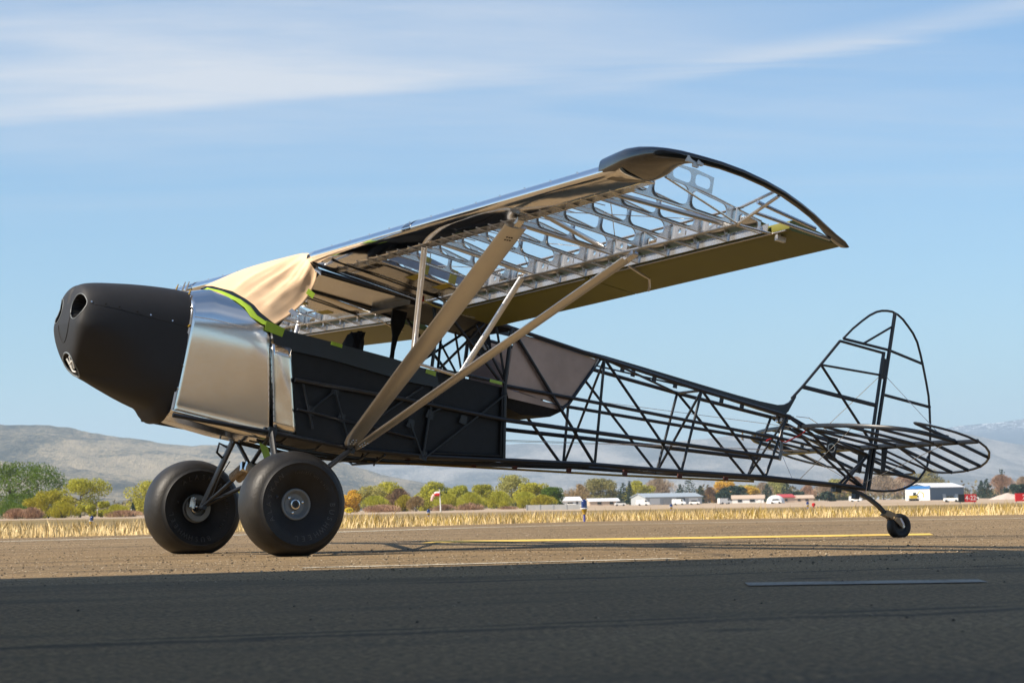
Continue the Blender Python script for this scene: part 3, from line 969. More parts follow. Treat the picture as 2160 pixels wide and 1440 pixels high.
def boot_pt(u, t):
    """u 0..1 front to rear, t along the half section"""
    y1, z1 = boot_sec(t)
    y1 = max(0.0, y1)
    if z1 > 1.25:
        xe = float(np.interp(y1, (0, .2, .30, .33, .35, .362), (-.60, -.455, -.315, -.262, -.185, -.15)))
    else:
        xe = float(np.interp(z1, (.47, .53, .97, 1.25), (.03, .03, -.075, -.155)))
    x = -.752 + (xe + .752) * u
    k = min(1, (x + .752) / .17)
    k2 = min(1, (x + .752) / .5)
    y = y1 * (.948 + .052 * k2)
    z = z1
    if z > 1.15:
        z = 1.15 + (z - 1.15) * (.806 + .194 * k)
    elif z < .60:
        z += .030 * (1 - k2) * (.60 - z) / .13
    return (x, y, z)


ths = [j / 60 for j in range(61)]
bt = MB()
G = []
for th in ths:
    G.append([boot_pt(u / 16, th) for u in range(17)])
Gm = [[(p[0], -p[1], p[2]) for p in row] for row in G]
bt.grid(G)
bt.grid(Gm, flip=True)
bm_o = part('boot_cowl', bt, M['boot'], plane, 60)
sd = bm_o.modifiers.new('thickness', 'SOLIDIFY')
sd.thickness = 0.0016
# crease line and rivets on the lower edge
part('boot_crease', MB().tube([(-.74, .305, .535), (-.40, .316, .528), (-.0, .319, .522)], .004, 6), M['boot'], plane)
nr = 0
for k in range(15):
    z = .56 + .044 * k
    xe = float(np.interp(z, (.53, .97, 1.25), (.03, -.075, -.155))) - .016
    rv = MB().lathe([(0, .0045), (.002, .004), (.003, 0)], (xe, .361, z), (0, 1, 0), 8)
    part('rivet', rv, M['pit'], plane)
part('boot_seam', MB().tube([Vector(boot_pt(u / 20, .600)) + Vector((0, .0012, 0)) for u in range(1, 15)], .0022, 5), M['jury'], plane)
pn = MB()
G = []
for i in range(9):
    z = 1.150 - (1.150 - .536) * i / 8
    xl = float(np.interp(z, (.527, .97, 1.15), (.020, -.085, -.128)))
    xr = float(np.interp(z, (.544, 1.149), (.197, .021)))
    row = []
    for j in range(7):
        tt = j / 6
        bulge = .006 * math.sin(math.pi * tt) * (1 + .8 * math.sin(i * .9))
        row.append((xl + (xr - xl) * tt, .376 - .031 * (i / 8) ** 1.15 + bulge * .4, z))
    G.append(row)
pn.grid(G)
po = part('side_skin_panel', pn, M['panel'], plane, 60)
po.modifiers.new('thickness', 'SOLIDIFY').thickness = 0.0015

# --- engine cowl
cs = [(-.742, .342, 1.412, .505, 3.3), (-.85, .345, 1.408, .525, 3.2), (-1.0, .346, 1.392, .555, 3.1), (-1.15, .346, 1.370, .585, 3.0), (-1.28, .345, 1.346, .612, 2.9),
      (-1.37, .342, 1.328, .634, 2.8), (-1.43, .336, 1.313, .648, 2.75), (-1.472, .326, 1.299, .662, 2.7), (-1.502, .311, 1.283, .682, 2.65), (-1.520, .290, 1.262, .708, 2.6),
      (-1.530, .260, 1.234, .742, 2.5), (-1.535, .218, 1.196, .788, 2.4), (-1.5378, .160, 1.146, .846, 2.3), (-1.5392, .090, 1.080, .915, 2.15), (-1.540, .016, 1.01, .985, 2.0)]
NS = 180
cx = [c[0] for c in cs]


def cat_rom(rows, i, f):
    a, b_, c, d = (rows[max(0, min(len(rows) - 1, i + k))] for k in (-1, 0, 1, 2))
    return [.5 * ((2 * q) + (-p + r_) * f + (2 * p - 5 * q + 4 * r_ - s_) * f * f + (-p + 3 * q - 3 * r_ + s_) * f ** 3) for p, q, r_, s_ in zip(a, b_, c, d)]


rows_x = []
for i in range(len(cs) - 1):
    k = 5 if i < 5 else 7
    for q in range(k):
        rows_x.append(cat_rom(cs, i, q / k))
rows_x.append(list(cs[-1]))
secs = []
for rw in rows_x:
    x, v = rw[0], rw[1:]
    sec = []
    for j in range(NS):
        th = 2 * math.pi * j / NS
        y, z = sel(th, v[0], v[1], v[2], (v[1] + v[2]) / 2 + .03, v[3])
        xx = x
        # lower exit lip
        if z < .62 and x > -.90:
            k = max(0, 1 - ((x + .775) / .085) ** 2) * max(0, 1 - (y / .30) ** 4)
            z -= .062 * k
        # groove between the two cheeks
        if x < -1.2 and z > 1.15:
            g = math.exp(-(y / .022) ** 2) * min(1, (-x - 1.2) / .25)
            z -= .018 * g
            xx += .012 * g
        sec.append([xx, y, z])
    secs.append(sec)
holes = [(.205, 1.108, .100, .090, .16), (-.205, 1.108, .096, .090, .16), (.03, .726, .150, .070, .10)]


def nose(p):
    """the chin runs back and narrows below the inlets"""
    x, y, z = p
    fr_ = min(1.0, max(0.0, (-.90 - x) / .60))
    fr_ = fr_ * fr_ * (3 - 2 * fr_)
    q = min(1.0, max(0.0, (1.0 - z) / .32))
    return (x + fr_ * .085 * q ** 1.3, y * (1 - .50 * fr_ * q ** 1.4), z)


vs, mi = [], []
for sec in secs:
    for p in sec:
        for hy_, hz_, ra, rb_, dep in holes:
            q = ((p[1] - hy_) / ra) ** 2 + ((p[2] - hz_) / rb_) ** 2
            if q < 1.0 and p[0] < -1.36:
                p[0] += dep * min(1.0, (1 - q) * 9) + .001
        vs.append(p)
cw = MB()
fs, fm = [], []
raw = [tuple(p) for p in vs]
vs = [nose(p) for p in raw]
n = NS
for i in range(len(secs) - 1):
    for j in range(n):
        f = (i * n + j, i * n + (j + 1) % n, (i + 1) * n + (j + 1) % n, (i + 1) * n + j)
        cen = [sum(raw[q][k] for q in f) / 4 for k in range(3)]
        inside = 0
        for hy_, hz_, ra, rb_, dep in holes:
            if ((cen[1] - hy_) / ra) ** 2 + ((cen[2] - hz_) / rb_) ** 2 < .985 and cen[0] < -1.36:
                inside = 1
        fs.append(f)
        fm.append(inside)
fs.append(tuple(range((len(secs) - 1) * n, len(secs) * n)))
fm.append(0)
cw.v, cw.f, cw.mi = vs, fs, fm
cowl = part('engine_cowl', cw, [M['cowl'], M['pit']], plane, 50)


def cowl_x(y, z):
    """front surface of the cowl at (y, z)"""
    best = -1.0
    for x in np.linspace(-1.5398, -1.2, 500):
        v = [float(np.interp(-x, [-c for c in cx], [c[k] for c in cs])) for k in range(1, 5)]
        zc_ = (v[1] + v[2]) / 2 + .03
        h = max(1e-4, (v[1] - zc_) if z > zc_ else (zc_ - v[2]))
        if (abs(y) / v[0]) ** v[3] + (abs(z - zc_) / h) ** v[3] <= 1:
            return float(x)
    return best


def ring_on_cowl(hy_, hz_, ra, rb_, r_, a0=0, a1=360, off=0, k=40):
    pts = []
    for q in range(k + 1):
        a = R(a0 + (a1 - a0) * q / k)
        y, z = hy_ + ra * math.cos(a), hz_ + rb_ * math.sin(a)
        pts.append(nose((cowl_x(y, z) + off, y, z)))
    return MB().tube(pts[:-1] if a1 - a0 == 360 else pts, r_, 6, closed=(a1 - a0 == 360))


part('inlet_rim', ring_on_cowl(.205, 1.108, .101, .091, .0035), M['hub'], plane)
part('inlet_rim', ring_on_cowl(-.205, 1.108, .097, .091, .0035), M['hub'], plane)
part('lower_inlet_rim', ring_on_cowl(.03, .726, .153, .073, .0065), M['hub'], plane)
part('spinner_lip', ring_on_cowl(0, 1.04, .125, .17, .0045, -165, 10), M['pit'], plane)
lw = MB()
for pts in (((.07, .775), (.05, .70)), ((-.02, .765), (.02, .685)), ((.12, .745), (.02, .725)), ((.11, .70), (.14, .765)), ((.02, .685), (.08, .68))):
    lw.tube([nose((cowl_x(y, z) + .012, y, z)) for y, z in pts], .0065, 6)
part('oil_cooler_bracket', lw, M['white'], plane)
# split line with fasteners along the port side
spl = []
for k in range(24):
    x = -.745 - (1.50 - .745) * k / 23
    v = [float(np.interp(-x, [-c for c in cx], [c[q] for c in cs])) for q in range(1, 5)]
    zc_ = (v[1] + v[2]) / 2 + .03
    z = float(np.interp(x, (-1.5, -1.3, -.745), (1.125, 1.135, 1.125)))
    y = v[0] * (1 - (abs(z - zc_) / (v[1] - zc_)) ** v[3]) ** (1 / v[3])
    spl.append((x, y, z))
for s in (1, -1):
    part('cowl_split_line', MB().tube([(p[0], s * (p[1] - .0005), p[2]) for p in spl], .0022, 5), M['pit'], plane)
    for k in (22, 19, 16, 12, 9, 4):
        p = spl[k]
        part('cowl_fastener', MB().lathe([(0, .007), (.003, .006), (.004, 0)], (p[0], s * p[1], p[2] + .018), (0, s, .25), 8), M['steel'] if k in (22, 9, 4) else M['pit'], plane)
# temporary skin pins along the joint
for k, th in enumerate((97, 88, 79, 62, 48, 30, 12, -4, -22)):
    y, z = sel(R(th), .344, 1.414, .500, .95, 3.4)
    nrm = Vector((0, y / .34 ** 2, (z - .95) / .45 ** 2)).normalized()
    if th > 55:
        nrm = Vector((0.15, .1, 1)).normalized()
    ln = .075 if th > 70 else .035
    p0 = Vector((-.752, y, z))
    part('skin_pin', MB().tube([p0 - nrm * .005, p0 + nrm * ln * .55, p0 + nrm * ln], [.0075, .0065, .0035], 7), M['steel'] if k % 3 else M['yellow'], plane)
# windshield channel: dark strip following the rear edge of the boot, with lime tape below it
basep = [(-.60, 0, 1.475), (-.575, .08, 1.472), (-.50, .16, 1.457), (-.455, .2, 1.449), (-.38, .26, 1.415), (-.315, .30, 1.376), (-.262, .33, 1.325), (-.185, .352, 1.285), (-.13, .358, 1.272)]
chan = MB()
for s in (1, -1):
    top = [(p[0] + .035, s * p[1], p[2] + .030) for p in basep]
    bot = [(p[0] + .002, s * (p[1] + .003), p[2] + .006) for p in basep]
    chan.loft([[a, c, (c[0] + .004, c[1] - s * .004, c[2]), (a[0] + .004, a[1] - s * .004, a[2])] for a, c in zip(top, bot)])
part('windshield_channel', chan, M['sill'], plane, 30)
tp = MB()
G = []
for k, p in enumerate(basep[1:]):
    wd = (.050, .060, .062, .060, .060, .066, .064, .052)[k]
    row = []
    for j in range(5):
        tt = j / 4
        drop = wd * tt
        rf = .004 + .004 * math.sin(k * 2.1 + j * 1.7)
        row.append((p[0] - .75 * drop, p[1] + .004 + rf * .5 + .10 * drop, p[2] + .006 - .35 * drop + rf))
    G.append(row)
tp.grid(G)
to = part('masking_tape', tp, M['green_tape'], plane, 60)
to.modifiers.new('thickness', 'SOLIDIFY').thickness = .001
for quad in (((-.20, .372, 1.305), (-.05, .372, 1.278), (-.06, .372, 1.215), (-.20, .372, 1.232)),
             ((.32, .372, 1.272), (.41, .372, 1.269), (.41, .372, 1.242), (.32, .372, 1.246)),
             ((1.10, .372, 1.245), (1.185, .372, 1.24), (1.185, .372, 1.205), (1.10, .372, 1.212)),
             ((1.275, .376, 1.262), (1.37, .376, 1.262), (1.37, .376, 1.238), (1.275, .376, 1.238)),
             ((1.63, .376, 1.285), (1.735, .376, 1.285), (1.735, .376, 1.262), (1.63, .376, 1.262))):
    part('masking_tape', MB().prism(quad, (0, .0015, 0)), M['green_tape'] if quad[0][0] < .8 else M['pale_tape'], plane, 0)
part('masking_tape', MB().prism([(-.04, .25, .455), (.03, .25, .44), (.08, .24, .36), (.03, .24, .34)], (0, .002, 0)), M['pale_tape'], plane, 0)

# --- fin and rudder
fin = sub('fin')
rod('fin_leading_edge', [(4.565, 0, 1.80), (4.654, 0, 1.92), (4.803, 0, 2.142), (4.956, 0, 2.375)], .0125, 'tube', fin)
rod('fin_top_tube', [(4.956, 0, 2.375), (5.405, 0, 2.375)], .0115, 'tube', fin)
rod('fin_post', [(5.41, 0, 2.385), (5.41, 0, 1.60)], .0155, 'tube', fin)
rod('fin_rib', [(4.80, 0, 2.137), (5.40, 0, 2.185)], .0095, 'tube', fin)
part('fin_rib', MB().tube([(4.654, 0, 1.918), (5.40, 0, 1.925)], 1, 8, flat=(.018, .010)), M['tube'], fin)
rod('fin_diagonal', [(4.80, 0, 2.14), (5.40, 0, 1.62)], .0115, 'tube', fin)
part('hinge_block', MB().box((5.428, 0, 2.245), (.030, .012, .085)), M['tube'], fin, 0)
rud = sub('rudder')
rpts = [(4.985, 2.402), (5.065, 2.505), (5.149, 2.593), (5.215, 2.655), (5.279, 2.700), (5.33, 2.722), (5.385, 2.735), (5.44, 2.740), (5.50, 2.728), (5.56, 2.700), (5.622, 2.655), (5.68, 2.610), (5.737, 2.545), (5.785, 2.455), (5.83, 2.36),
        (5.888, 2.226), (5.93, 2.12), (5.962, 2.0), (5.99, 1.87), (6.01, 1.75), (6.022, 1.623), (6.015, 1.54), (5.99, 1.478), (5.955, 1.42), (5.912, 1.373), (5.86, 1.33), (5.80, 1.295), (5.72, 1.262), (5.62, 1.238), (5.53, 1.222), (5.45, 1.215)]
rod('rudder_rim', [(x, 0, z) for x, z in rpts], .0100, 'tube', rud)
rod('rudder_post', [(5.468, 0, 2.735), (5.450, 0, 1.205)], .0165, 'tube', rud)
part('rudder_rib', MB().tube([(4.985, 0, 2.402), (5.46, 0, 2.412), (5.83, 0, 2.375)], 1, 8, flat=(.012, .008)), M['tube'], rud)
rod('rudder_rib', [(5.19, 0, 2.405), (5.465, 0, 2.62)], .0095, 'tube', rud)
part('rudder_rib', MB().tube([(5.46, 0, 2.03), (5.965, 0, 2.03)], 1, 8, flat=(.013, .008)), M['tube'], rud)
part('rudder_rib', MB().tube([(5.455, 0, 1.395), (5.94, 0, 1.405)], 1, 8, flat=(.014, .009)), M['tube'], rud)
part('trim_eye', MB().tube([(6.016 + .016 * math.cos(a), 0, 1.59 + .03 * math.sin(a)) for a in [k * math.pi / 6 for k in range(12)]], .006, 6, closed=True), M['tube'], rud)
# --- tailplane and elevators
for s in (1, -1):
    st = sub('tailplane')
    ZS = 1.57
    le = [(4.63, .06), (4.635, .25), (4.66, .45), (4.71, .65), (4.78, .82), (4.86, .97), (4.955, 1.07), (5.06, 1.115), (5.18, 1.125), (5.40, 1.125)]
    part('tailplane_leading_edge', MB().tube([(x, s * y, ZS + .004) for x, y in le], 1, 8, flat=(.018, .012)), M['tube'], st)
    part('tailplane_spar', MB().tube([(5.405, 0, ZS), (5.405, s * 1.12, ZS)], 1, 8, flat=(.021, .017)), M['tube'], st)
    for y in (.12, .36, .62, .86):
        x0 = float(np.interp(y, [q[1] for q in le], [q[0] for q in le]))
        part('tailplane_rib', MB().tube([(x0, s * y, ZS), (5.40, s * y, ZS)], 1, 8, flat=(.012, .013)), M['tube'], st)
    part('tailplane_brace', MB().tube([(4.66, s * .10, ZS), (5.40, s * .60, ZS)], 1, 8, flat=(.011, .009)), M['tube'], st)
    for a, c in (((5.41, 1.0, ZS + .01), (5.43, .012, 2.20)), ((5.41, 1.0, ZS - .01), (5.34, .02, 1.235)), ((4.80, .55, ZS), (4.72, .03, 1.14))):
        part('bracing_wire', MB().tube([(a[0], s * a[1], a[2]), (c[0], s * c[1], c[2])], .0028, 5), M['steel'], st)
    part('wire_fitting', MB().box((5.41, s * 1.0, ZS + .03), (.014, .008, .03)), M['tube'], st, 0)
    el = sub('elevator')
    DR = R(9.5)

    def E(c, y):
        return (5.435 + c * math.cos(DR), s * y, ZS - c * math.sin(DR))
    rim = [(.02, .075), (.30, .08), (.53, .10), (.575, .14), (.595, .22), (.60, .35), (.585, .50), (.55, .66), (.50, .82), (.42, .98), (.33, 1.12), (.22, 1.25), (.12, 1.325), (.02, 1.365), (-.10, 1.36), (-.20, 1.325), (-.29, 1.26), (-.36, 1.19), (-.415, 1.12), (-.425, 1.085), (-.40, 1.075)]
    part('elevator_rim', MB().tube([E(c, y) for c, y in rim], .0100, 8), M['tube'], el)
    part('elevator_spar', MB().tube([E(.0, .05), E(0, 1.365)], 1, 8, flat=(.019, .016)), M['tube'], el)
    part('elevator_rib', MB().tube([E(-.42, 1.09), E(-.15, 1.115), E(.335, 1.115)], 1, 8, flat=(.014, .009)), M['tube'], el)
    for y, c in ((.82, .50), (.58, .57), (.33, .60)):
        part('elevator_rib', MB().tube([E(0, y), E(c, y)], 1, 8, flat=(.015, .0095)), M['tube'], el)
    part('elevator_rib', MB().tube([E(0, .33), E(.55, .12)], 1, 8, flat=(.010, .009)), M['tube'], el)
    part('control_horn', MB().prism([E(-.03, .16), E(.03, .16), (5.47, s * .16, ZS - .20), (5.43, s * .16, ZS - .21)], (0, s * .006, 0)), M['tube'], el, 0)
part('trim_bracket', MB().prism([(4.93, .06, 1.56), (5.03, .06, 1.56), (5.03, .06, 1.40), (4.97, .06, 1.38), (4.93, .06, 1.40)], (0, .006, 0)), M['tube'], plane, 0)
part('trim_bracket_washer', MB().lathe([(0, .028), (.004, .028), (.004, .040), (0, .040)], (4.975, .066, 1.47), (0, 1, 0), 20, closed=True), M['steel'], plane)
tj = MB().tube([(4.50, 0, 1.66), (4.52, 0, 1.50), (4.54, 0, 1.36), (4.53, 0, 1.28)], [.012, .010, .014, .018], 8)
part('trim_jackscrew', tj, M['hub'], plane)
part('trim_yoke', MB().box((4.52, 0, 1.64), (.07, .035, .014)).box((4.50, 0, 1.60), (.03, .05, .012)), M['steel'], plane, 0)
part('trim_cable', MB().tube([(4.35, .05, 1.40), (4.42, .04, 1.44), (4.55, .03, 1.43), (4.68, .03, 1.52), (4.76, .04, 1.60)], .006, 6), M['red'], plane)
part('tail_cable', MB().tube([(4.62, .02, 1.66), (4.75, .02, 1.675), (4.95, .05, 1.60)], .003, 5), M['steel'], plane)
# far tip end plate
part('elevator_tip_plate', MB().prism([(4.97, -1.30, 1.60), (5.03, -1.36, 1.60), (5.02, -1.37, 1.67), (4.985, -1.33, 1.68)], (.006, .004, 0)), M['tan_paint'], plane, 0)

# --- tail wheel
tw = sub('tail_wheel')
part('leaf_spring', MB().loft([[(x + h * nx, .024, z + h * nz), (x + h * nx, -.024, z + h * nz), (x - h * nx, -.024, z - h * nz), (x - h * nx, .024, z - h * nz)]
     for x, z, h, nx, nz in ((5.10, 1.170, .015, 0, 1), (5.24, 1.178, .015, 0, 1), (5.36, 1.168, .014, .15, 1), (5.47, 1.145, .013, .35, .93), (5.57, 1.105, .012, .5, .86), (5.66, 1.050, .011, .58, .8), (5.70, 1.022, .010, .58, .8))]), M['tube'], tw, 30)
part('spring_clamp', MB().box((5.13, 0, 1.165), (.03, .035, .035)), M['tube'], tw, 0)
part('spring_clamp', MB().box((5.33, 0, 1.14), (.02, .03, .025)), M['tube'], tw, 0)
part('fork_head', MB().loft([[(x, .034, z), (x, -.034, z), (x + dx2, -.034, z - .05), (x + dx2, .034, z - .05)] for x, z, dx2 in ((5.655, 1.085, -.03), (5.72, 1.075, -.03), (5.785, 1.045, -.035))]), M['tan_paint'], tw, 30)
part('fork_pivot', MB().lathe([(-.045, 0), (-.045, .024), (.02, .024), (.02, .012), (.035, .012), (.035, 0)], (5.755, 0, 1.035), (.25, 0, 1), 16), M['tan_paint'], tw)
for s in (1, -1):
    part('fork_leg', MB().prism([(5.735, s * .052, 1.035), (5.775, s * .052, 1.045), (5.832, s * .052, .985), (5.826, s * .052, .966), (5.808, s * .052, .958), (5.792, s * .052, .97), (5.715, s * .052, 1.01)], (0, s * .007, 0)), M['tan_paint'], tw, 0)
    part('axle_bolt', MB().lathe([(0, .012), (.008, .012), (.008, .005), (.014, .005), (.014, 0)], (5.810, s * .058, .976), (0, s, 0), 10), M['steel'], tw)
part('fork_crown', MB().box((5.745, 0, 1.03), (.03, .055, .010)), M['tan_paint'], tw, 0)
part('steering_arm', MB().tube([(5.70, -.09, 1.05), (5.80, 0, 1.055), (5.825, .05, 1.07)], .006, 6), M['tube'], tw)
part('fork_label', MB().prism([(5.764, .0605, 1.034), (5.780, .0605, 1.040), (5.822, .0605, .996), (5.806, .0605, .988)], (0, .001, 0)), M['white'], tw, 0)
lb = MB()
for k in range(5):
    a = .12 + k * .19
    p0 = Vector((5.766, .0618, 1.034)).lerp(Vector((5.807, .0618, .990)), a)
    p1 = Vector((5.779, .0618, 1.038)).lerp(Vector((5.820, .0618, .996)), a)
    lb.tube([p0, p1], .0012, 4)
part('label_print', lb, M['sticker_blue'], tw)


def tyre(parent, c, Rr, prof, mat_side, mat_tread, cut, n=96):
    mb = MB()
    mb.lathe(prof, c, (0, 1, 0), n)
    k = len(prof)
    for i in range(k - 1):
        for j in range(n):
            mb.mi[i * n + j] = 1 if (prof[i][1] + prof[i + 1][1]) / 2 > cut else 0
    out = []
    for p in mb.v:
        wp = body_world(p)
        if wp.z < .10:
            # rubber squashed on the ground: flat patch with a little sideways bulge
            q = max(0, (.10 - wp.z) / .10)
            pb = Vector(p)
            pb.y = c[1] + (pb.y - c[1]) * (1 + .07 * q)
            wp = body_world(pb)
            wp.z = max(wp.z, .003)
            p = world_body(wp)
        out.append(p)
    mb.v = out
    return part('tyre', mb, [mat_side, mat_tread], parent, 60)


tprof = [(-.032, .045), (-.040, .055), (-.046, .075), (-.044, .09), (-.032, .101), (-.012, .105), (.012, .105), (.032, .101), (.044, .09), (.046, .075), (.040, .055), (.032, .045)]
tyre(tw, (5.808, 0, .979), .105, tprof, M['rubber'], M['rubber'], 9, 48)
part('wheel_hub', MB().lathe([(-.03, 0), (-.03, .05), (.03, .05), (.03, .02), (.038, .02), (.038, 0)], (5.808, 0, .979), (0, 1, 0), 24), M['tube'], tw)

# --- main gear
mprof = [(.055, .095), (.072, .105), (.088, .122), (.104, .145), (.124, .172), (.146, .200), (.160, .225), (.167, .250), (.169, .268), (.1715, .274), (.1755, .2765), (.1755, .2815), (.167, .285), (.159, .305), (.142, .328), (.115, .347), (.080, .359), (.040, .3645), (0, .366)]
mprof = mprof + [(-a, r_) for a, r_ in mprof[-2::-1]]
HT = .971
for s, nm in ((1, 'port'), (-1, 'starboard')):
    mw = sub('main_wheel')
    c = (0, s * HT, 0)
    tyre(mw, c, .366, mprof, M['rubber'], M['tread'], .300)
    hub = MB()
    for q in (1, -1):
        hub.lathe([(.0 * q, .115), (.070 * q, .112), (.082 * q, .106), (.085 * q, .099), (.082 * q, .092), (.062 * q, .080), (.052 * q, .070), (.052 * q, .044), (.060 * q, .036), (.066 * q, .034)], c, (0, 1, 0), 48)
    part('wheel_hub', hub, M['hub'], mw, 35)
    for q in (1, -1):
        part('bearing', MB().lathe([(.060 * q, .034), (.070 * q, .034), (.072 * q, .026), (.066 * q, .024)], c, (0, 1, 0), 32), M['steel'], mw)
        part('axle_end', MB().lathe([(.056 * q, 0), (.056 * q, .026), (.067 * q, .024), (.067 * q, .013), (.060 * q, .012), (.060 * q, 0)], c, (0, 1, 0), 24), M['tube'], mw)
        for k in range(3):
            a = R(25 + 120 * k)
            part('hub_bolt', MB().lathe([(.052 * q, .009), (.060 * q, .008), (.062 * q, 0)], (.059 * math.cos(a), c[1], .059 * math.sin(a)), (0, 1, 0), 10), M['steel'], mw)
    part('valve_stem', MB().lathe([(.0, .012), (.010, .010), (.012, .004), (.022, .003), (.022, 0)], (-.165 , s * HT + .118, .018), (0, 1, 0), 10), M['tube'], mw)
    # moulded lettering on the sidewall, read from port
    let = MB()
    for word, mid, step in (('ALASKAN', 178 if s > 0 else 95, 13.0), ('BUSHWHEEL', -38 if s > 0 else 250, 12.0), ('TUBELESS NHS 3 PLY', 75 if s > 0 else 5, 4.2)):
        size = .050 if len(word) < 12 else .020
        for k, ch in enumerate(word):
            if ch == ' ':
                continue
            tv, tf = text_mesh(ch, size)
            a = R(mid - (k - (len(word) - 1) / 2) * step)
            cr = .232 if len(word) < 12 else .215
            # seen from port (looking along -Y): image right is +X (aft), up is +Z
            ur = Vector((math.cos(a), 0, math.sin(a)))
            ut = Vector((math.sin(a), 0, -math.cos(a)))
            pts = []
            for (lx, ly, lz) in tv:
                pos = ur * (cr + ly) + ut * lx
                rad = pos.length
                yy = float(np.interp(rad, (.172, .200, .225, .250, .276), (.124, .146, .160, .167, .171))) + .0035
                pts.append((pos.x, s * HT + yy, pos.z))
            let.add(pts, tf)
    lo2 = part('tyre_lettering', let, M['letter'], mw, 0)
    lo2['kind'] = 'stuff'
    lo2.modifiers.new('relief', 'SOLIDIFY').thickness = .006
    part('spindle', MB().tube([(0, s * (HT - .26), .01), (0, s * (HT - .05), 0)], .020, 10), M['tube'], mw)
    lg = sub('landing_gear_leg')
    ax = (0, s * (HT - .20), .012)
    part('front_leg', MB().tube([(0, s * .36, .52), ax], 1, 10, flat=(.020, .034), up=(1, 0, 0)), M['tube'], lg)
    part('rear_leg', MB().tube([(.62, s * .36, .535), (.03, ax[1], .03)], 1, 10, flat=(.017, .024), up=(0, 0, 1)), M['tube'], lg)
    part('gear_fitting', MB().box((0, s * .362, .53), (.03, .02, .035)).box((.62, s * .362, .535), (.03, .02, .028)), M['tube'], lg, 0)
    part('cabane_strut', MB().tube([(0.0, s * .355, .525), (.022, s * .02, .315)], .0155, 10), M['tube'], lg)
    apex = Vector((.022, s * .02, .305))
    end = Vector((0.0, s * (HT - .17), -.005))
    part('shock_strut', MB().tube([apex, apex.lerp(end, .30), apex.lerp(end, .31), end], [.010, .010, .0145, .0125], 10), M['tube'], lg)
    bd = MB()
    dvec = (end - apex).normalized()
    sidev = dvec.cross(Vector((1, 0, 0))).normalized()
    for q in (-1, 1):
        c0 = apex + dvec * .06 + Vector((1, 0, 0)) * (.026 * q)
        for k in range(9):
            cc = c0 + dvec * (.020 * k)
            bd.tube([cc + (Vector((1, 0, 0)) * math.cos(a) * .021 + sidev * math.sin(a) * .028) for a in [2 * math.pi * t_ / 12 for t_ in range(12)]], .0095, 6, closed=True)
    part('shock_cord', bd, M['bungee'], lg)
    part('shock_cap', MB().box(apex + dvec * .03, (.05, .018, .03), (Vector((1, 0, 0)), dvec, sidev)), M['steel'], lg, 0)
    if s < 0:
        brk = MB()
        brk.box((-.062, s * (HT - .15), .03), (.016, .020, .042)).box((-.084, s * (HT - .15), .03), (.005, .022, .036))
        part('brake_caliper', brk, M['steel'], lg, 0)
        part('brake_disc', MB().lathe([(.0, .06), (.0, .098), (.010, .098), (.010, .06)], (0, s * (HT - .115), 0), (0, 1, 0), 40, closed=True), M['hub'], lg)
        part('caliper_bolt', MB().lathe([(0, .008), (.008, .008), (.01, 0)], (-.075, s * (HT - .175) + .05, .06), (0, 1, 0), 8).lathe([(0, .008), (.008, .008), (.01, 0)], (-.055, s * (HT - .175) + .05, .0), (0, 1, 0), 8), M['steel'], lg)
        part('boarding_step', MB().tube([(-.01, s * .44, .45), (-.07, s * .47, .47), (-.075, s * .47, .40), (-.01, s * .50, .37)], .010, 8), M['tube'], lg)
    # brake line
    part('brake_line', MB().tube([(.05, s * .5, .36), (.04, s * .62, .24), (.05, s * .74, .10), (0, s * .80, .04)], .004, 5), M['tube'], lg)

# --- wings
ZL, XL, DIH, ZTE, WASH, CH = 1.869, 0.005, 0.007, 1.662, 0.098, 1.565


def slope(y):
    return (ZTE - ZL + WASH * (y / 4.82)) / CH


def Wp(x, y, off, s=1):
    """wing point: x aft of the leading edge, y out from the centre line, off above the reference chord"""
    return (x + XL, s * y, ZL + DIH * (y - .4) + slope(y) * x + off)


LOW = ((0, -.050), (.015, -.068), (.05, -.080), (.12, -.082), (.22, -.076), (.40, -.064), (.70, -.050), (.95, -.040), (1.17, -.030), (1.565, -.006))
UPP = ((0, -.050), (.012, -.018), (.04, .010), (.10, .042), (.20, .071), (.32, .088), (.45, .093), (.60, .090), (.80, .077), (.95, .062), (1.17, .040), (1.565, 0.0))


def low(x):
    return float(np.interp(x, [a for a, _ in LOW], [c for _, c in LOW]))


def upp(x):
    return float(np.interp(x, [a for a, _ in UPP], [c for _, c in UPP]))


RIBY = [.42, .76, 1.11, 1.45, 1.80, 2.14, 2.485, 2.83, 3.17, 3.52, 3.86, 4.20, 4.55]
SPF, SPR, HNG = .225, .955, 1.165


def fill_plate(loops, to3, thick_vec):
    """plate with holes: loops of 2-D points (first the outline), filled and given thickness"""
    bm = bmesh.new()
    edges = []
    for lp in loops:
        vs = [bm.verts.new((p[0], 0, p[1])) for p in lp]
        for i in range(len(vs)):
            edges.append(bm.edges.new((vs[i], vs[(i + 1) % len(vs)])))
    bmesh.ops.triangle_fill(bm, edges=edges, use_beauty=True, normal=(0, 1, 0))
    bm.verts.ensure_lookup_table()
    bm.verts.index_update()
    V = [(v.co.x, v.co.z) for v in bm.verts]
    F = [tuple(v.index for v in f.verts) for f in bm.faces]
    bm.free()
    mb = MB()
    a = [Vector(to3(*p)) for p in V]
    d = Vector(thick_vec)
    mb.add(a, F)
    mb.add([p + d for p in a], [f[::-1] for f in F])
    o = 0
    for lp in loops:
        q = [Vector(to3(*p)) for p in lp]
        nq = len(q)
        mb.add(q + [p + d for p in q], [(j, (j + 1) % nq, nq + (j + 1) % nq, nq + j) for j in range(nq)])
    return mb


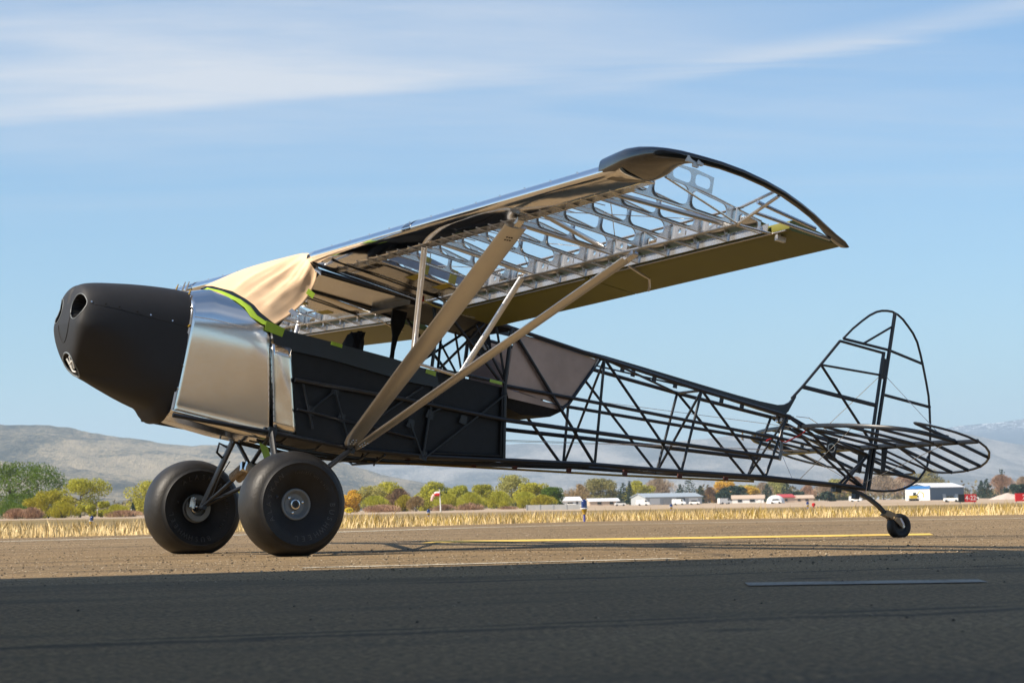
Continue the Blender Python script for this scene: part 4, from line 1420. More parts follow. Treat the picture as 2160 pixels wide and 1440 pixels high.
def rrect(x0, x1, fz0, fz1, rad, k=5):
    """rounded slot between x0..x1 whose height follows the rib section"""
    pts = []
    for cxs, q in ((x1, 0), (x0, 1), (x0, 2), (x1, 3)):
        sx = -1 if cxs == x1 else 1
        for j in range(k + 1):
            a = R(90 * q + 90 * j / k)
            cx_ = cxs + sx * rad
            zt_, zb_ = fz1(cx_), fz0(cx_)
            cz = (zt_ - rad) if q in (0, 1) else (zb_ + rad)
            pts.append((cx_ + rad * math.cos(a), cz + rad * math.sin(a)))
    return pts


def rib(y, s, parent, tank=False):
    xs = [SPF + .012, .28, .34, .42, .50, .60, .70, .80, .88, .955, 1.02, 1.08, 1.14]
    outline = [(x, low(x) + .004) for x in xs] + [(x, upp(x) - .004) for x in reversed(xs)]
    g = .0135
    fl, fu = (lambda x: low(x) + g), (lambda x: upp(x) - g)
    holes_ = []
    cz = (low(.305) + upp(.305)) / 2
    rc = .052
    holes_.append([(.305 + rc * math.cos(R(q * 20)), cz + (rc + .004) * math.sin(R(q * 20))) for q in range(18)])
    holes_.append(rrect(.378, .622, fl, fu, .046))
    holes_.append(rrect(.640, .892, fl, fu, .038))
    holes_.append(rrect(.985, 1.115, fl, fu, .022, 4))
    d = (0, s * .0018, 0)
    mb = fill_plate([outline] + holes_, lambda x, o: Wp(x, y, o, s), d)
    # flanged rims round the holes
    for lp in holes_:
        pts = [Wp(px_, y, pz_, s) for px_, pz_ in lp]
        n = len(pts)
        a = [Vector(p) for p in pts]
        c_ = sum(a, Vector()) / n
        inn = [p + (c_ - p).normalized() * .0045 + Vector((0, s * .019, 0)) for p in a]
        mb.add(a + inn, [(j, (j + 1) % n, n + (j + 1) % n, n + j) for j in range(n)])
    # cap flanges
    for fn, dz in ((low, 0.0), (upp, 0.0)):
        xx = [x for x in xs]
        mb.loft([[Wp(x, y - .0105, fn(x) + dz, s), Wp(x, y + .0105, fn(x) + dz, s), Wp(x, y + .0105, fn(x) + dz + .004, s), Wp(x, y - .0105, fn(x) + dz + .004, s)] for x in xx])
    # bead stiffener between the slots
    for xb in (.365, .63, .90):
        mb.tube([Wp(xb, y - .003, low(xb) + .01, s), Wp(xb, y - .003, upp(xb) - .01, s)], .0035, 6)
    return part('wing_rib', mb, M['rib'], parent, 30)


def le_section(y, grow=0.0):
    pts = []
    for x, o in ((.232, low(.232)), (.17, low(.17)), (.12, low(.12)), (.08, -.0815), (.05, -.080), (.03, -.0755), (.015, -.068), (.006, -.060), (0, -.050), (.001, -.040), (.005, -.030), (.012, -.018), (.025, -.002), (.04, .010), (.07, .028), (.10, .042), (.15, .059), (.20, .071), (.245, .078)):
        pts.append((x, o))
    return pts


for s in (1, -1):
    wg = sub('wing')
    # leading-edge skin, dented a little between the ribs
    sk = MB()
    ys = list(np.linspace(.40, 4.84, 60))
    G = []
    for y in ys:
        row = []
        ph = min(abs(y - q) for q in RIBY)
        for k, (x, o) in enumerate(le_section(y)):
            dent = -.0022 * math.sin(math.pi * min(1, ph / .19)) * (1 if k < 7 else .25) * math.sin(1.3 * k)
            row.append(Wp(x, y, o + dent, s))
        G.append(row)
    sk.grid(G)
    lo_ = part('leading_edge_skin', sk, M['alu'], wg, 70)
    lo_.modifiers.new('thickness', 'SOLIDIFY').thickness = .0012
    # a joint strip in the skin
    jm = MB()
    jm.grid([[Wp(x, yy, o + (.0025 if o > -.05 else -.0025), s) for x, o in le_section(yy)[7:]] for yy in (1.98, 2.0, 2.10, 2.12)])
    jo = part('skin_joint_strip', jm, M['carbon'], wg, 60)
    jo.modifiers.new('thickness', 'SOLIDIFY').thickness = .0008
    for k in range(13):
        y = .75 + .32 * k
        part('skin_rivet', MB().lathe([(0, .006), (.003, .005), (.004, 0)], Wp(.03, y, .006, s), (-.5, 0, 1), 7), M['steel'], wg)
    # mill print on the lower skin
    if s > 0:
        tv, tf = text_mesh('ALCLAD 2024-T3 AMS-QQ-A-250/5', .034)
        for yc in (2.62, 4.05):
            pm = MB()
            pm.add([Wp(.030 - ly * .9, yc + lx * .85, low(max(0.004, .030 - ly * .9)) - .0016, 1) for lx, ly, lz in tv], tf)
            po_ = part('mill_print', pm, M['ink'], wg, 0)
    # spars
    fs_ = MB()
    fs_.loft([[Wp(SPF, y, low(SPF) + .003, s), Wp(SPF, y, upp(SPF) - .003, s), Wp(SPF + .004, y, upp(SPF) - .003, s), Wp(SPF + .004, y, low(SPF) + .003, s)] for y in np.linspace(.40, 4.60, 12)])
    for fn in (low, upp):
        fs_.loft([[Wp(SPF - .004, y, fn(SPF) + .001, s), Wp(SPF + .030, y, fn(SPF) + .001, s), Wp(SPF + .030, y, fn(SPF) + .006, s), Wp(SPF - .004, y, fn(SPF) + .006, s)] for y in (.40, 4.60)])
    part('front_spar', fs_, M['rib'], wg, 30)
    rs = MB()
    for k in range(len(RIBY)):
        y0 = RIBY[k] + .02
        y1 = (RIBY[k + 1] - .02) if k + 1 < len(RIBY) else RIBY[k] + .10
        if y1 - y0 < .12:
            continue
        z0, z1 = low(SPR) + .008, upp(SPR) - .012
        half = 2
        for q in range(half):
            a = y0 + (y1 - y0) * q / half
            c = y0 + (y1 - y0) * (q + 1) / half
            if (k + q) % 5 == 4:
                continue
            lp = [(a, z0), (c - .012, z0), (c - .012, z1 - .018 * (q % 2)), (a, z1 - .018 * (q % 2))]
            mc, rr_ = ((a + c) / 2 - .006, .019)
            hole = [(mc + rr_ * math.cos(R(t_ * 36)), (z0 + z1) / 2 + rr_ * math.sin(R(t_ * 36))) for t_ in range(10)]
            pl = fill_plate([lp, hole], lambda yy, o: Wp(SPR, yy, o, s), (.0016, 0, 0))
            rs.add(pl.v, pl.f)
    for fn, hgt in ((low, .014), (upp, -.014)):
        rs.loft([[Wp(SPR - .012, y, fn(SPR), s), Wp(SPR + .012, y, fn(SPR), s), Wp(SPR + .012, y, fn(SPR) + hgt * .4, s), Wp(SPR - .012, y, fn(SPR) + hgt * .4, s)] for y in (.40, 4.62)])
    part('rear_spar', rs, M['rib'], wg, 30)
    part('rear_spar_cap', MB().loft([[Wp(SPR - .010, y, low(SPR) - .004, s), Wp(SPR + .010, y, low(SPR) - .004, s), Wp(SPR + .010, y, low(SPR) - .0005, s), Wp(SPR - .010, y, low(SPR) - .0005, s)] for y in (.40, 4.62)]), M['strut'], wg, 0)
    # spar stiffeners seen as bright uprights
    for y in RIBY:
        for q in (-.028, .030):
            part('spar_stiffener', MB().box(Vector(Wp(SPR - .006, y + q, (low(SPR) + upp(SPR)) / 2, s)), (.006, .007, .045)), M['jury'], wg, 0)
    for y in RIBY:
        rib(y, s, wg)
    # nose-rib stubs between the ribs
    for k, y in enumerate(np.linspace(.6, 4.45, 24)):
        part('nose_stringer', MB().tube([Wp(.16, y, low(.16) - .003, s), Wp(.235, y, low(.235) - .002, s), Wp(.330, y, low(.33) + .002, s)], .0032, 6), M['strut'], wg)
    # compression tubes and drag wires
    for a, c in (((SPF, 3.05), (SPR, 3.10)), ((SPF + .02, 3.45), (SPR, 3.13)), ((SPF, 2.02), (SPR, 2.02)), ((SPF, 4.30), (SPR, 4.42))):
        part('compression_tube', MB().tube([Wp(a[0], a[1], low(a[0]) + .03, s), Wp(c[0], c[1], low(c[0]) + .03, s)], .0165, 10), M['strut'], wg)
    for a, c in (((SPF, .45), (SPR, 2.0)), ((SPR, .45), (SPF, 2.0)), ((SPF, 2.05), (SPR, 3.1)), ((SPR, 2.05), (SPF, 3.05)), ((SPF, 3.2), (SPR, 4.4)), ((SPR, 3.2), (SPF, 4.3))):
        part('drag_wire', MB().tube([Wp(a[0], a[1], .0, s), Wp(c[0], c[1], .01, s)], .0030, 5), M['steel'], wg)
    # false spar at the hinge line
    part('hinge_spar', MB().loft([[Wp(1.148, y, low(1.148) + .004, s), Wp(1.148, y, low(1.148) + .052, s), Wp(1.152, y, low(1.152) + .052, s), Wp(1.152, y, low(1.152) + .004, s)] for y in (.45, 2.0, 3.4, 4.62)]), M['rib'], wg, 0)
    # rounded trailing shroud pieces behind the rear spar
    for k in range(len(RIBY) - 1):
        y0, y1 = RIBY[k] + .02, RIBY[k + 1] - .02
        part('trailing_skin', MB().grid([[Wp(x, y, upp(x) + .001, s) for x in (1.055, 1.09, 1.13, 1.185)] for y in (y0 - .02, (y0 + y1) / 2, y1 + .02)]), M['strut'], wg, 60).modifiers.new('thickness', 'SOLIDIFY').thickness = .001
    # fuel tank bay
    tk = MB()
    G = []
    for y in np.linspace(.48, 1.13, 8):
        G.append([Wp(x, y, low(x) + .004 + .0015 * math.sin(9 * x + 4 * y), s) for x in np.linspace(.26, .93, 9)])
    tk.grid(G)
    part('fuel_tank', tk, M['roof'], wg, 60).modifiers.new('thickness', 'SOLIDIFY').thickness = .004
    part('tank_film', fill_plate([[(.30, low(.30) + .02), (.92, low(.92) + .016), (.92, upp(.92) - .014), (.60, upp(.60) - .014), (.30, upp(.3) - .014)]], lambda x, o: Wp(x, 1.175, o, s), (0, .002 * s, 0)), M['film'], wg, 0)
    for x in (.58, .80):
        part('yellow_tape', MB().prism([Wp(x - .03, .93, low(x) - .002, s), Wp(x + .035, .95, low(x) - .002, s), Wp(x + .03, 1.16, low(x) - .0015, s), Wp(x - .025, 1.165, low(x) - .0015, s)], (0, 0, -.0012)), M['yellow_tape'], wg, 0)
        part('yellow_tape', MB().prism([Wp(x - .025, 1.168 + .012, low(x) + .004, s), Wp(x + .03, 1.168 + .012, low(x) + .004, s), Wp(x + .04, 1.168 + .012, upp(x) - .018, s), Wp(x - .015, 1.168 + .012, upp(x) - .018, s)], (0, .0012 * s, 0)), M['yellow_tape'], wg, 0)
    # black root rib and butt frame
    rb = MB()
    rb.loft([[Wp(x, .395, low(x) - .004, s), Wp(x, .425, low(x) - .004, s), Wp(x, .425, low(x) + .018, s), Wp(x, .395, low(x) + .018, s)] for x in (0.0, .05, .2, .5, .95, 1.15)])
    rb.loft([[Wp(x, .395, upp(x) - .014, s), Wp(x, .410, upp(x) - .014, s), Wp(x, .410, upp(x), s), Wp(x, .395, upp(x), s)] for x in (0.0, .04, .1, .2, .45, .95, 1.15)])
    rb.tube([Wp(0.01, .40, -.045, s), (.115, s * .36, 1.750)], .012, 6)
    rb.tube([Wp(1.12, .40, low(1.12), s), (1.20, s * .36, 1.725)], .012, 6)
    part('root_rib', rb, M['tube'], wg, 30)
    part('root_bar', MB().tube([Wp(.06, .72, low(.06) - .006, s), Wp(.35, .72, low(.35) - .006, s), Wp(.95, .72, low(.95) - .006, s)], 1, 6, flat=(.006, .014)), M['tube'], wg)
    # flap and aileron
    for nm, y0, y1 in (('flap', .45, 2.46), ('aileron', 2.475, 4.80)):
        fl_ = MB()
        secs = []
        for y in np.linspace(y0, y1, 5):
            xo = 0.0
            if nm == 'aileron' and y > 4.7:
                xo = .0
            sec = [Wp(x, y, o, s) for x, o in ((1.172, .004), (1.180, -.022), (1.20, -.031), (1.24, -.029), (1.40, -.017), (1.563, -.006), (1.563, -.001), (1.40, .022), (1.24, .034), (1.20, .032), (1.180, .024))]
            secs.append(sec)
        fl_.loft(secs)
        fo = part(nm, fl_, M['olive'], wg, 40)
        part('hinge_strip', MB().tube([Wp(1.178, y0 + .03, -.030, s), Wp(1.178, y1 - .03, -.030, s)], .0055, 6), M['jury'] if nm == 'flap' else M['strut'], wg)
    hb = MB()
    hb.tube([Wp(1.14, 3.06, low(1.14), s), Wp(1.24, 3.08, -.060, s), Wp(1.29, 3.09, -.072, s), Wp(1.33, 3.04, -.115, s), Wp(1.35, 3.0, -.118, s)], 1, 6, flat=(.010, .009))
    part('aileron_horn', hb, M['strut'], wg)
    part('aileron_bracket', MB().box(Wp(1.20, 4.66, -.01, s), (.012, .012, .045)).box(Wp(1.22, 4.66, -.055, s), (.03, .015, .014)), M['jury'], wg, 0)
    part('flap_horn', MB().tube([Wp(1.05, .60, low(1.05), s), Wp(1.22, .60, -.06, s), Wp(1.30, .62, -.05, s)], .007, 6), M['steel'], wg)
    # carbon tip: fat fairing narrowing into the bow
    path = [(.117, 4.585, .244, .168, -.014), (.115, 4.66, .252, .172, -.012), (.112, 4.76, .262, .170, -.009), (.108, 4.87, .266, .160, -.004), (.112, 4.97, .250, .140, -.002), (.125, 5.06, .222, .118, 0), (.145, 5.13, .180, .096, .002), (.175, 5.19, .125, .076, .003), (.215, 5.232, .078, .060, .003), (.27, 5.262, .058, .055, .002),
            (.36, 5.290, .052, .052, .002), (.50, 5.302, .050, .050, .001), (.66, 5.282, .048, .047, 0), (.82, 5.235, .047, .045, 0), (.98, 5.165, .047, .043, -.002), (1.13, 5.085, .048, .041, -.003), (1.27, 4.995, .052, .039, -.004), (1.40, 4.905, .072, .034, -.004), (1.50, 4.845, .090, .028, -.005), (1.575, 4.80, .065, .018, -.006)]
    tip = MB()
    secs = []
    for i, (x, y, wd, ht, o) in enumerate(path):
        a = path[max(0, i - 1)]
        c = path[min(len(path) - 1, i + 1)]
        d = Vector((c[0] - a[0], c[1] - a[1])).normalized()
        if i < 4:
            d = Vector((0, 1))
        nrm = Vector((d.y, -d.x))      # chordwise across the path
        sec = []
        for k in range(24):
            t_ = 2 * math.pi * k / 24
            pw = .72 if i < 4 else min(1.0, .62 + .1 * (i - 3))
            u = .5 * wd * math.copysign(abs(math.cos(t_)) ** pw, math.cos(t_))
            v_ = .42 * ht * math.copysign(abs(math.sin(t_)) ** pw, math.sin(t_))
            X_, Y_ = x + nrm.x * u, y + nrm.y * u
            if i < 5:
                Y_ += .27 * max(0.0, X_ / .24) ** 1.3 * (1 - i / 5)
            sec.append(Wp(X_, Y_, o + v_, s))
        secs.append(sec)
    tip.loft(secs)
    part('wing_tip_bow', tip, M['carbon'], wg, 50)
    part('tip_light_mount', MB().box(Wp(.20, 5.245, -.012, s), (.030, .012, .016)).box(Wp(.245, 5.262, -.018, s), (.018, .012, .014)).box(Wp(.225, 5.255, -.038, s), (.016, .010, .010)), M['white'], wg, 0)
    # frames between last rib and bow
    for a, c, r_ in (((SPR, 4.60, low(SPR)), (.80, 5.23, -.02), .010), ((SPR, 4.62, upp(SPR)), (.80, 5.225, .02), .009), ((.90, 4.86, -.03), (1.42, 4.87, -.02), .011), ((.82, 4.99, -.012), (1.27, 4.93, -.014), .012),
                     ((SPR, 4.58, low(SPR)), (1.17, 4.62, low(1.17)), .008)):
        part('tip_frame', MB().tube([Wp(a[0], a[1], a[2], s), Wp(c[0], c[1], c[2], s)], r_, 8), M['strut'] if r_ > .012 else M['rib'], wg)
    part('tip_nose_rib', fill_plate([[(.24, -.05), (.55, -.045), (.55, .05), (.42, .058), (.24, .045)], rrect(.28, .40, lambda x: -.035, lambda x: .035, .025, 4), rrect(.43, .53, lambda x: -.03, lambda x: .035, .022, 4)], lambda x, o: Wp(x, 4.93, o, s), (0, .002 * s, 0)), M['rib'], wg, 0)
    part('tip_nose_rib', MB().tube([Wp(.24, 4.93, -.05, s), Wp(.95, 4.60, low(.95), s)], 1, 6, flat=(.005, .010)), M['rib'], wg)

    # --- lift struts
    ft, fb = Vector(Wp(SPF - .03, 3.27, low(SPF) - .05, s)), Vector((.60, s * .37, .558))
    rt, rb_ = Vector(Wp(SPR, 3.36, low(SPR) - .05, s)), Vector((.66, s * .37, .552))
    for nm, a, c, ch0, ch1, th in (('front_lift_strut', fb, ft, .060, .074, .019), ('rear_lift_strut', rb_, rt, .036, .040, .014)):
        sm = MB()
        d = (c - a).normalized()
        xdir = Vector((1, 0, .02))
        xdir = (xdir - d * xdir.dot(d)).normalized()
        nn = d.cross(xdir)
        secs = []
        for t_ in (0, .012, .04, .5, .955, .985, 1.0):
            p = a.lerp(c, t_)
            half = ch0 + (ch1 - ch0) * min(1, t_ / .5)
            if t_ == 0:
                half *= .55
            if t_ == .012:
                half *= .8
            secs.append([tuple(p + xdir * (half * math.cos(q)) + nn * (th * math.sin(q) * (1 if math.cos(q) < 0 else (1 - .35 * math.cos(q))))) for q in [2 * math.pi * k / 20 for k in range(20)]])
        sm.loft(secs)
        so = part(nm, sm, M['strut'], plane, 50)
        ft_ = MB()
        ft_.box(c + d * .035, (.022, .012, .05), (xdir, nn, d))
        ft_.lathe([(-.02, 0), (-.02, .018), (.02, .018), (.02, 0)], c + d * .07, xdir, 10)
        part('strut_fitting', ft_, M['steel'], plane, 30)
        for q in range(6):
            pp_ = a.lerp(c, .022 + .010 * (q // 2)) + xdir * (.012 * (1 if q % 2 else -1))
            for sg in (1, -1):
                part('strut_bolt', MB().lathe([(th * .95 * sg, .006), (th * 1.16 * sg, .005), (th * 1.2 * sg, 0)], pp_, nn, 7), M['white'] if q < 4 and nm[0] == 'f' else M['steel'], plane)
        if nm[0] == 'f':
            for q in range(6):
                pp_ = a.lerp(c, .955 + .010 * (q // 3)) + xdir * (.016 * (q % 3 - 1))
                for sg in (1, -1):
                    part('strut_hole', MB().lathe([(th * .97 * sg, .007), (th * 1.04 * sg, .007), (th * 1.04 * sg, 0)], pp_, nn, 8), M['pit'], plane)
    # jury struts
    jf, jr = fb.lerp(ft, .42), rb_.lerp(rt, .415)
    part('jury_strut', MB().tube([jf, Wp(SPF, 1.90, low(SPF), s)], 1, 12, flat=(.022, .014), up=(1, 0, 0)), M['jury'], plane)
    part('jury_strut', MB().tube([jr, Wp(SPR, 1.95, low(SPR), s)], 1, 12, flat=(.022, .014), up=(1, 0, 0)), M['jury'], plane)
    part('jury_spreader', MB().tube([jf, jr], .0105, 8), M['strut'], plane)
if True:
    part('fuel_line_plug', MB().lathe([(0, 0), (0, .012), (.03, .012), (.03, 0)], Wp(.88, .52, low(.88) - .01), (1, 0, 0), 8), M['red'], plane)
    part('fuel_line', MB().tube([Wp(.90, .52, low(.9) - .01), Wp(1.02, .50, low(1.0) - .015), (1.12, .44, 1.70)], .006, 6), M['yellow_tape'], plane)

# --- the cloth draped over the windshield opening: rests on the aircraft, a thing of its own
clo = MB()
NU, NV = 120, 70
G = []
for i in range(NU + 1):
    u = -1 + 2 * i / NU            # starboard .. port
    y0 = .372 * u
    xb = float(np.interp(abs(y0), (0, .08, .16, .2, .26, .30, .33, .352, .372), (-.575, -.55, -.475, -.43, -.355, -.29, -.237, -.165, -.125)))
    zb = float(np.interp(abs(y0), (0, .08, .16, .2, .26, .30, .33, .352, .372), (1.506, 1.503, 1.488, 1.479, 1.444, 1.406, 1.355, 1.315, 1.295)))
    row = []
    for j in range(NV + 1):
        v = j / NV
        yt = .405 * u
        xt, zt_ = (.035 + .06 * abs(u) ** 3), ZL + .012 - .045 * abs(u) ** 6
        x = xb + (xt - xb) * v
        y = y0 + (yt - y0) * v
        z = zb + (zt_ - zb) * v
        # taut belly and hanging slack near the sides
        bul = math.sin(math.pi * v)
        x -= .020 * bul * (1 - abs(u) ** 4)
        z += .012 * bul * (1 - abs(u) ** 4)
        e = max(0, abs(u) - .35) / .65
        x += .085 * bul * e * e
        sg = math.copysign(1, u)
        y += sg * .030 * bul * e * (1 - e)
        # creases fanning from the low rear corner up towards the wing root
        fold = 0
        for fx, fa, ph in ((11, .020, .3), (19, .016, 1.9), (33, .011, .7), (57, .006, 2.4)):
            wv_ = fx * (abs(u) + .16 * v - .10 * v * v + .03 * math.sin(5 * v + ph)) + ph + .9 * mnoise.noise(Vector((u * 3, v * 1.6, ph)))
            fold += fa * (1 - 2 * abs(math.sin(.5 * wv_)) ** .7)
        nse = mnoise.noise(Vector((u * 4, v * 3, 2.0))) * .012 + mnoise.noise(Vector((u * 13, v * 7, 7.0))) * .006
        amp = e ** .7 * (.45 + .55 * bul) * min(1, v * 6 + .2) * min(1, (1 - v) * 6 + .2)
        dsp = fold * amp + nse * (.15 + amp)
        x -= .50 * dsp
        y += sg * .80 * e * dsp
        z += .45 * dsp
        row.append((x, y, z))
    G.append(row)
clo.grid(G)
cover = finish('cover_cloth', clo, M['cloth'], None, 80, xf=B)
cover.location = BASE
cover.rotation_mode = 'QUATERNION'
cover.rotation_quaternion = ROT.to_quaternion()
cover.modifiers.new('thickness', 'SOLIDIFY').thickness = .0022
tag(cover, 'wrinkled peach tan cloth draped over the windshield opening between cowl and wing', 'cover')
for v_, wd in ((.86, .030), (.55, .034), (.24, .030)):
    j = int(v_ * NV)
    a_, b2_ = Vector(G[NU][j]), Vector(G[NU][j + 2])
    in_ = Vector(G[NU - 8][j])
    d1 = (b2_ - a_).normalized() * wd * .6
    d2 = (a_ - in_).normalized()
    q_ = [a_ - d2 * .03 - d1, a_ - d2 * .03 + d1, a_ + d2 * .03 + d1, a_ + d2 * .03 - d1]
    tpp = finish('cover_tape', MB().prism([q + Vector((0, .004, 0)) for q in q_], (0, .0015, 0)), M['film'] if v_ != .55 else M['green_tape'], cover, 0, xf=B)

# ------------------------------------------------------------------ trees
def leafmat(name, col, trans=0.35):
    m, t, b = material(name)
    tc = t.n('ShaderNodeTexCoord')
    nz = t.n('ShaderNodeTexNoise', inp={'Vector': tc.outputs['Object'], 'Scale': 1.1, 'Detail': 4.0, 'Roughness': 0.7})
    oi = t.n('ShaderNodeObjectInfo')
    c = t.ramp(nz.outputs[0], [(0.3, tuple(x * .62 for x in col)), (0.52, col), (0.75, tuple(min(1, x * 1.35) for x in col))])
    c = t.mix(t.math('MULTIPLY', oi.outputs['Random'], .25), c, (col[0] * 1.2, col[1] * .9, col[2] * .8))
    t.link(c, b.inputs['Base Color'])
    b.inputs['Roughness'].default_value = .65
    b.inputs['Specular IOR Level'].default_value = .2
    if trans:
        tr = t.n('ShaderNodeBsdfTranslucent', inp={'Color': c})
        mx = t.n('ShaderNodeMixShader', inp={0: trans, 1: b.outputs[0], 2: tr.outputs[0]})
        t.link(mx.outputs[0], [n_ for n_ in t.t.nodes if n_.type == 'OUTPUT_MATERIAL'][0].inputs[0])
    return m


LEAF = {'green': leafmat('fresh_green_leaves', (0.105, 0.175, 0.018)), 'lime': leafmat('lime_leaves', (0.42, 0.42, 0.05)), 'gold': leafmat('yellow_green_leaves', (0.38, 0.34, 0.03)),
        'lemon': leafmat('lemon_leaves', (0.47, 0.45, 0.07)), 'pale': leafmat('pale_leaves', (0.40, 0.39, 0.12)), 'amber': leafmat('amber_leaves', (0.66, 0.45, 0.06)),
        'dark': leafmat('dark_needles', (0.035, 0.060, 0.042), .1), 'olivegreen': leafmat('olive_leaves', (0.26, 0.24, 0.085)), 'russet': leafmat('russet_twigs', (0.34, 0.215, 0.135), .1),
        'brown': leafmat('brown_twigs', (0.19, 0.12, 0.07), .1), 'olivebrown': leafmat('olive_brown_twigs', (0.29, 0.215, 0.10), .1), 'tan': leafmat('tan_twigs', (0.35, 0.27, 0.185), .1), 'rust': leafmat('rusty_twigs', (0.36, 0.235, 0.155), .1)}
BARK = simple('grey_brown_bark', (0.075, 0.058, 0.042), 0.9, var=.3)

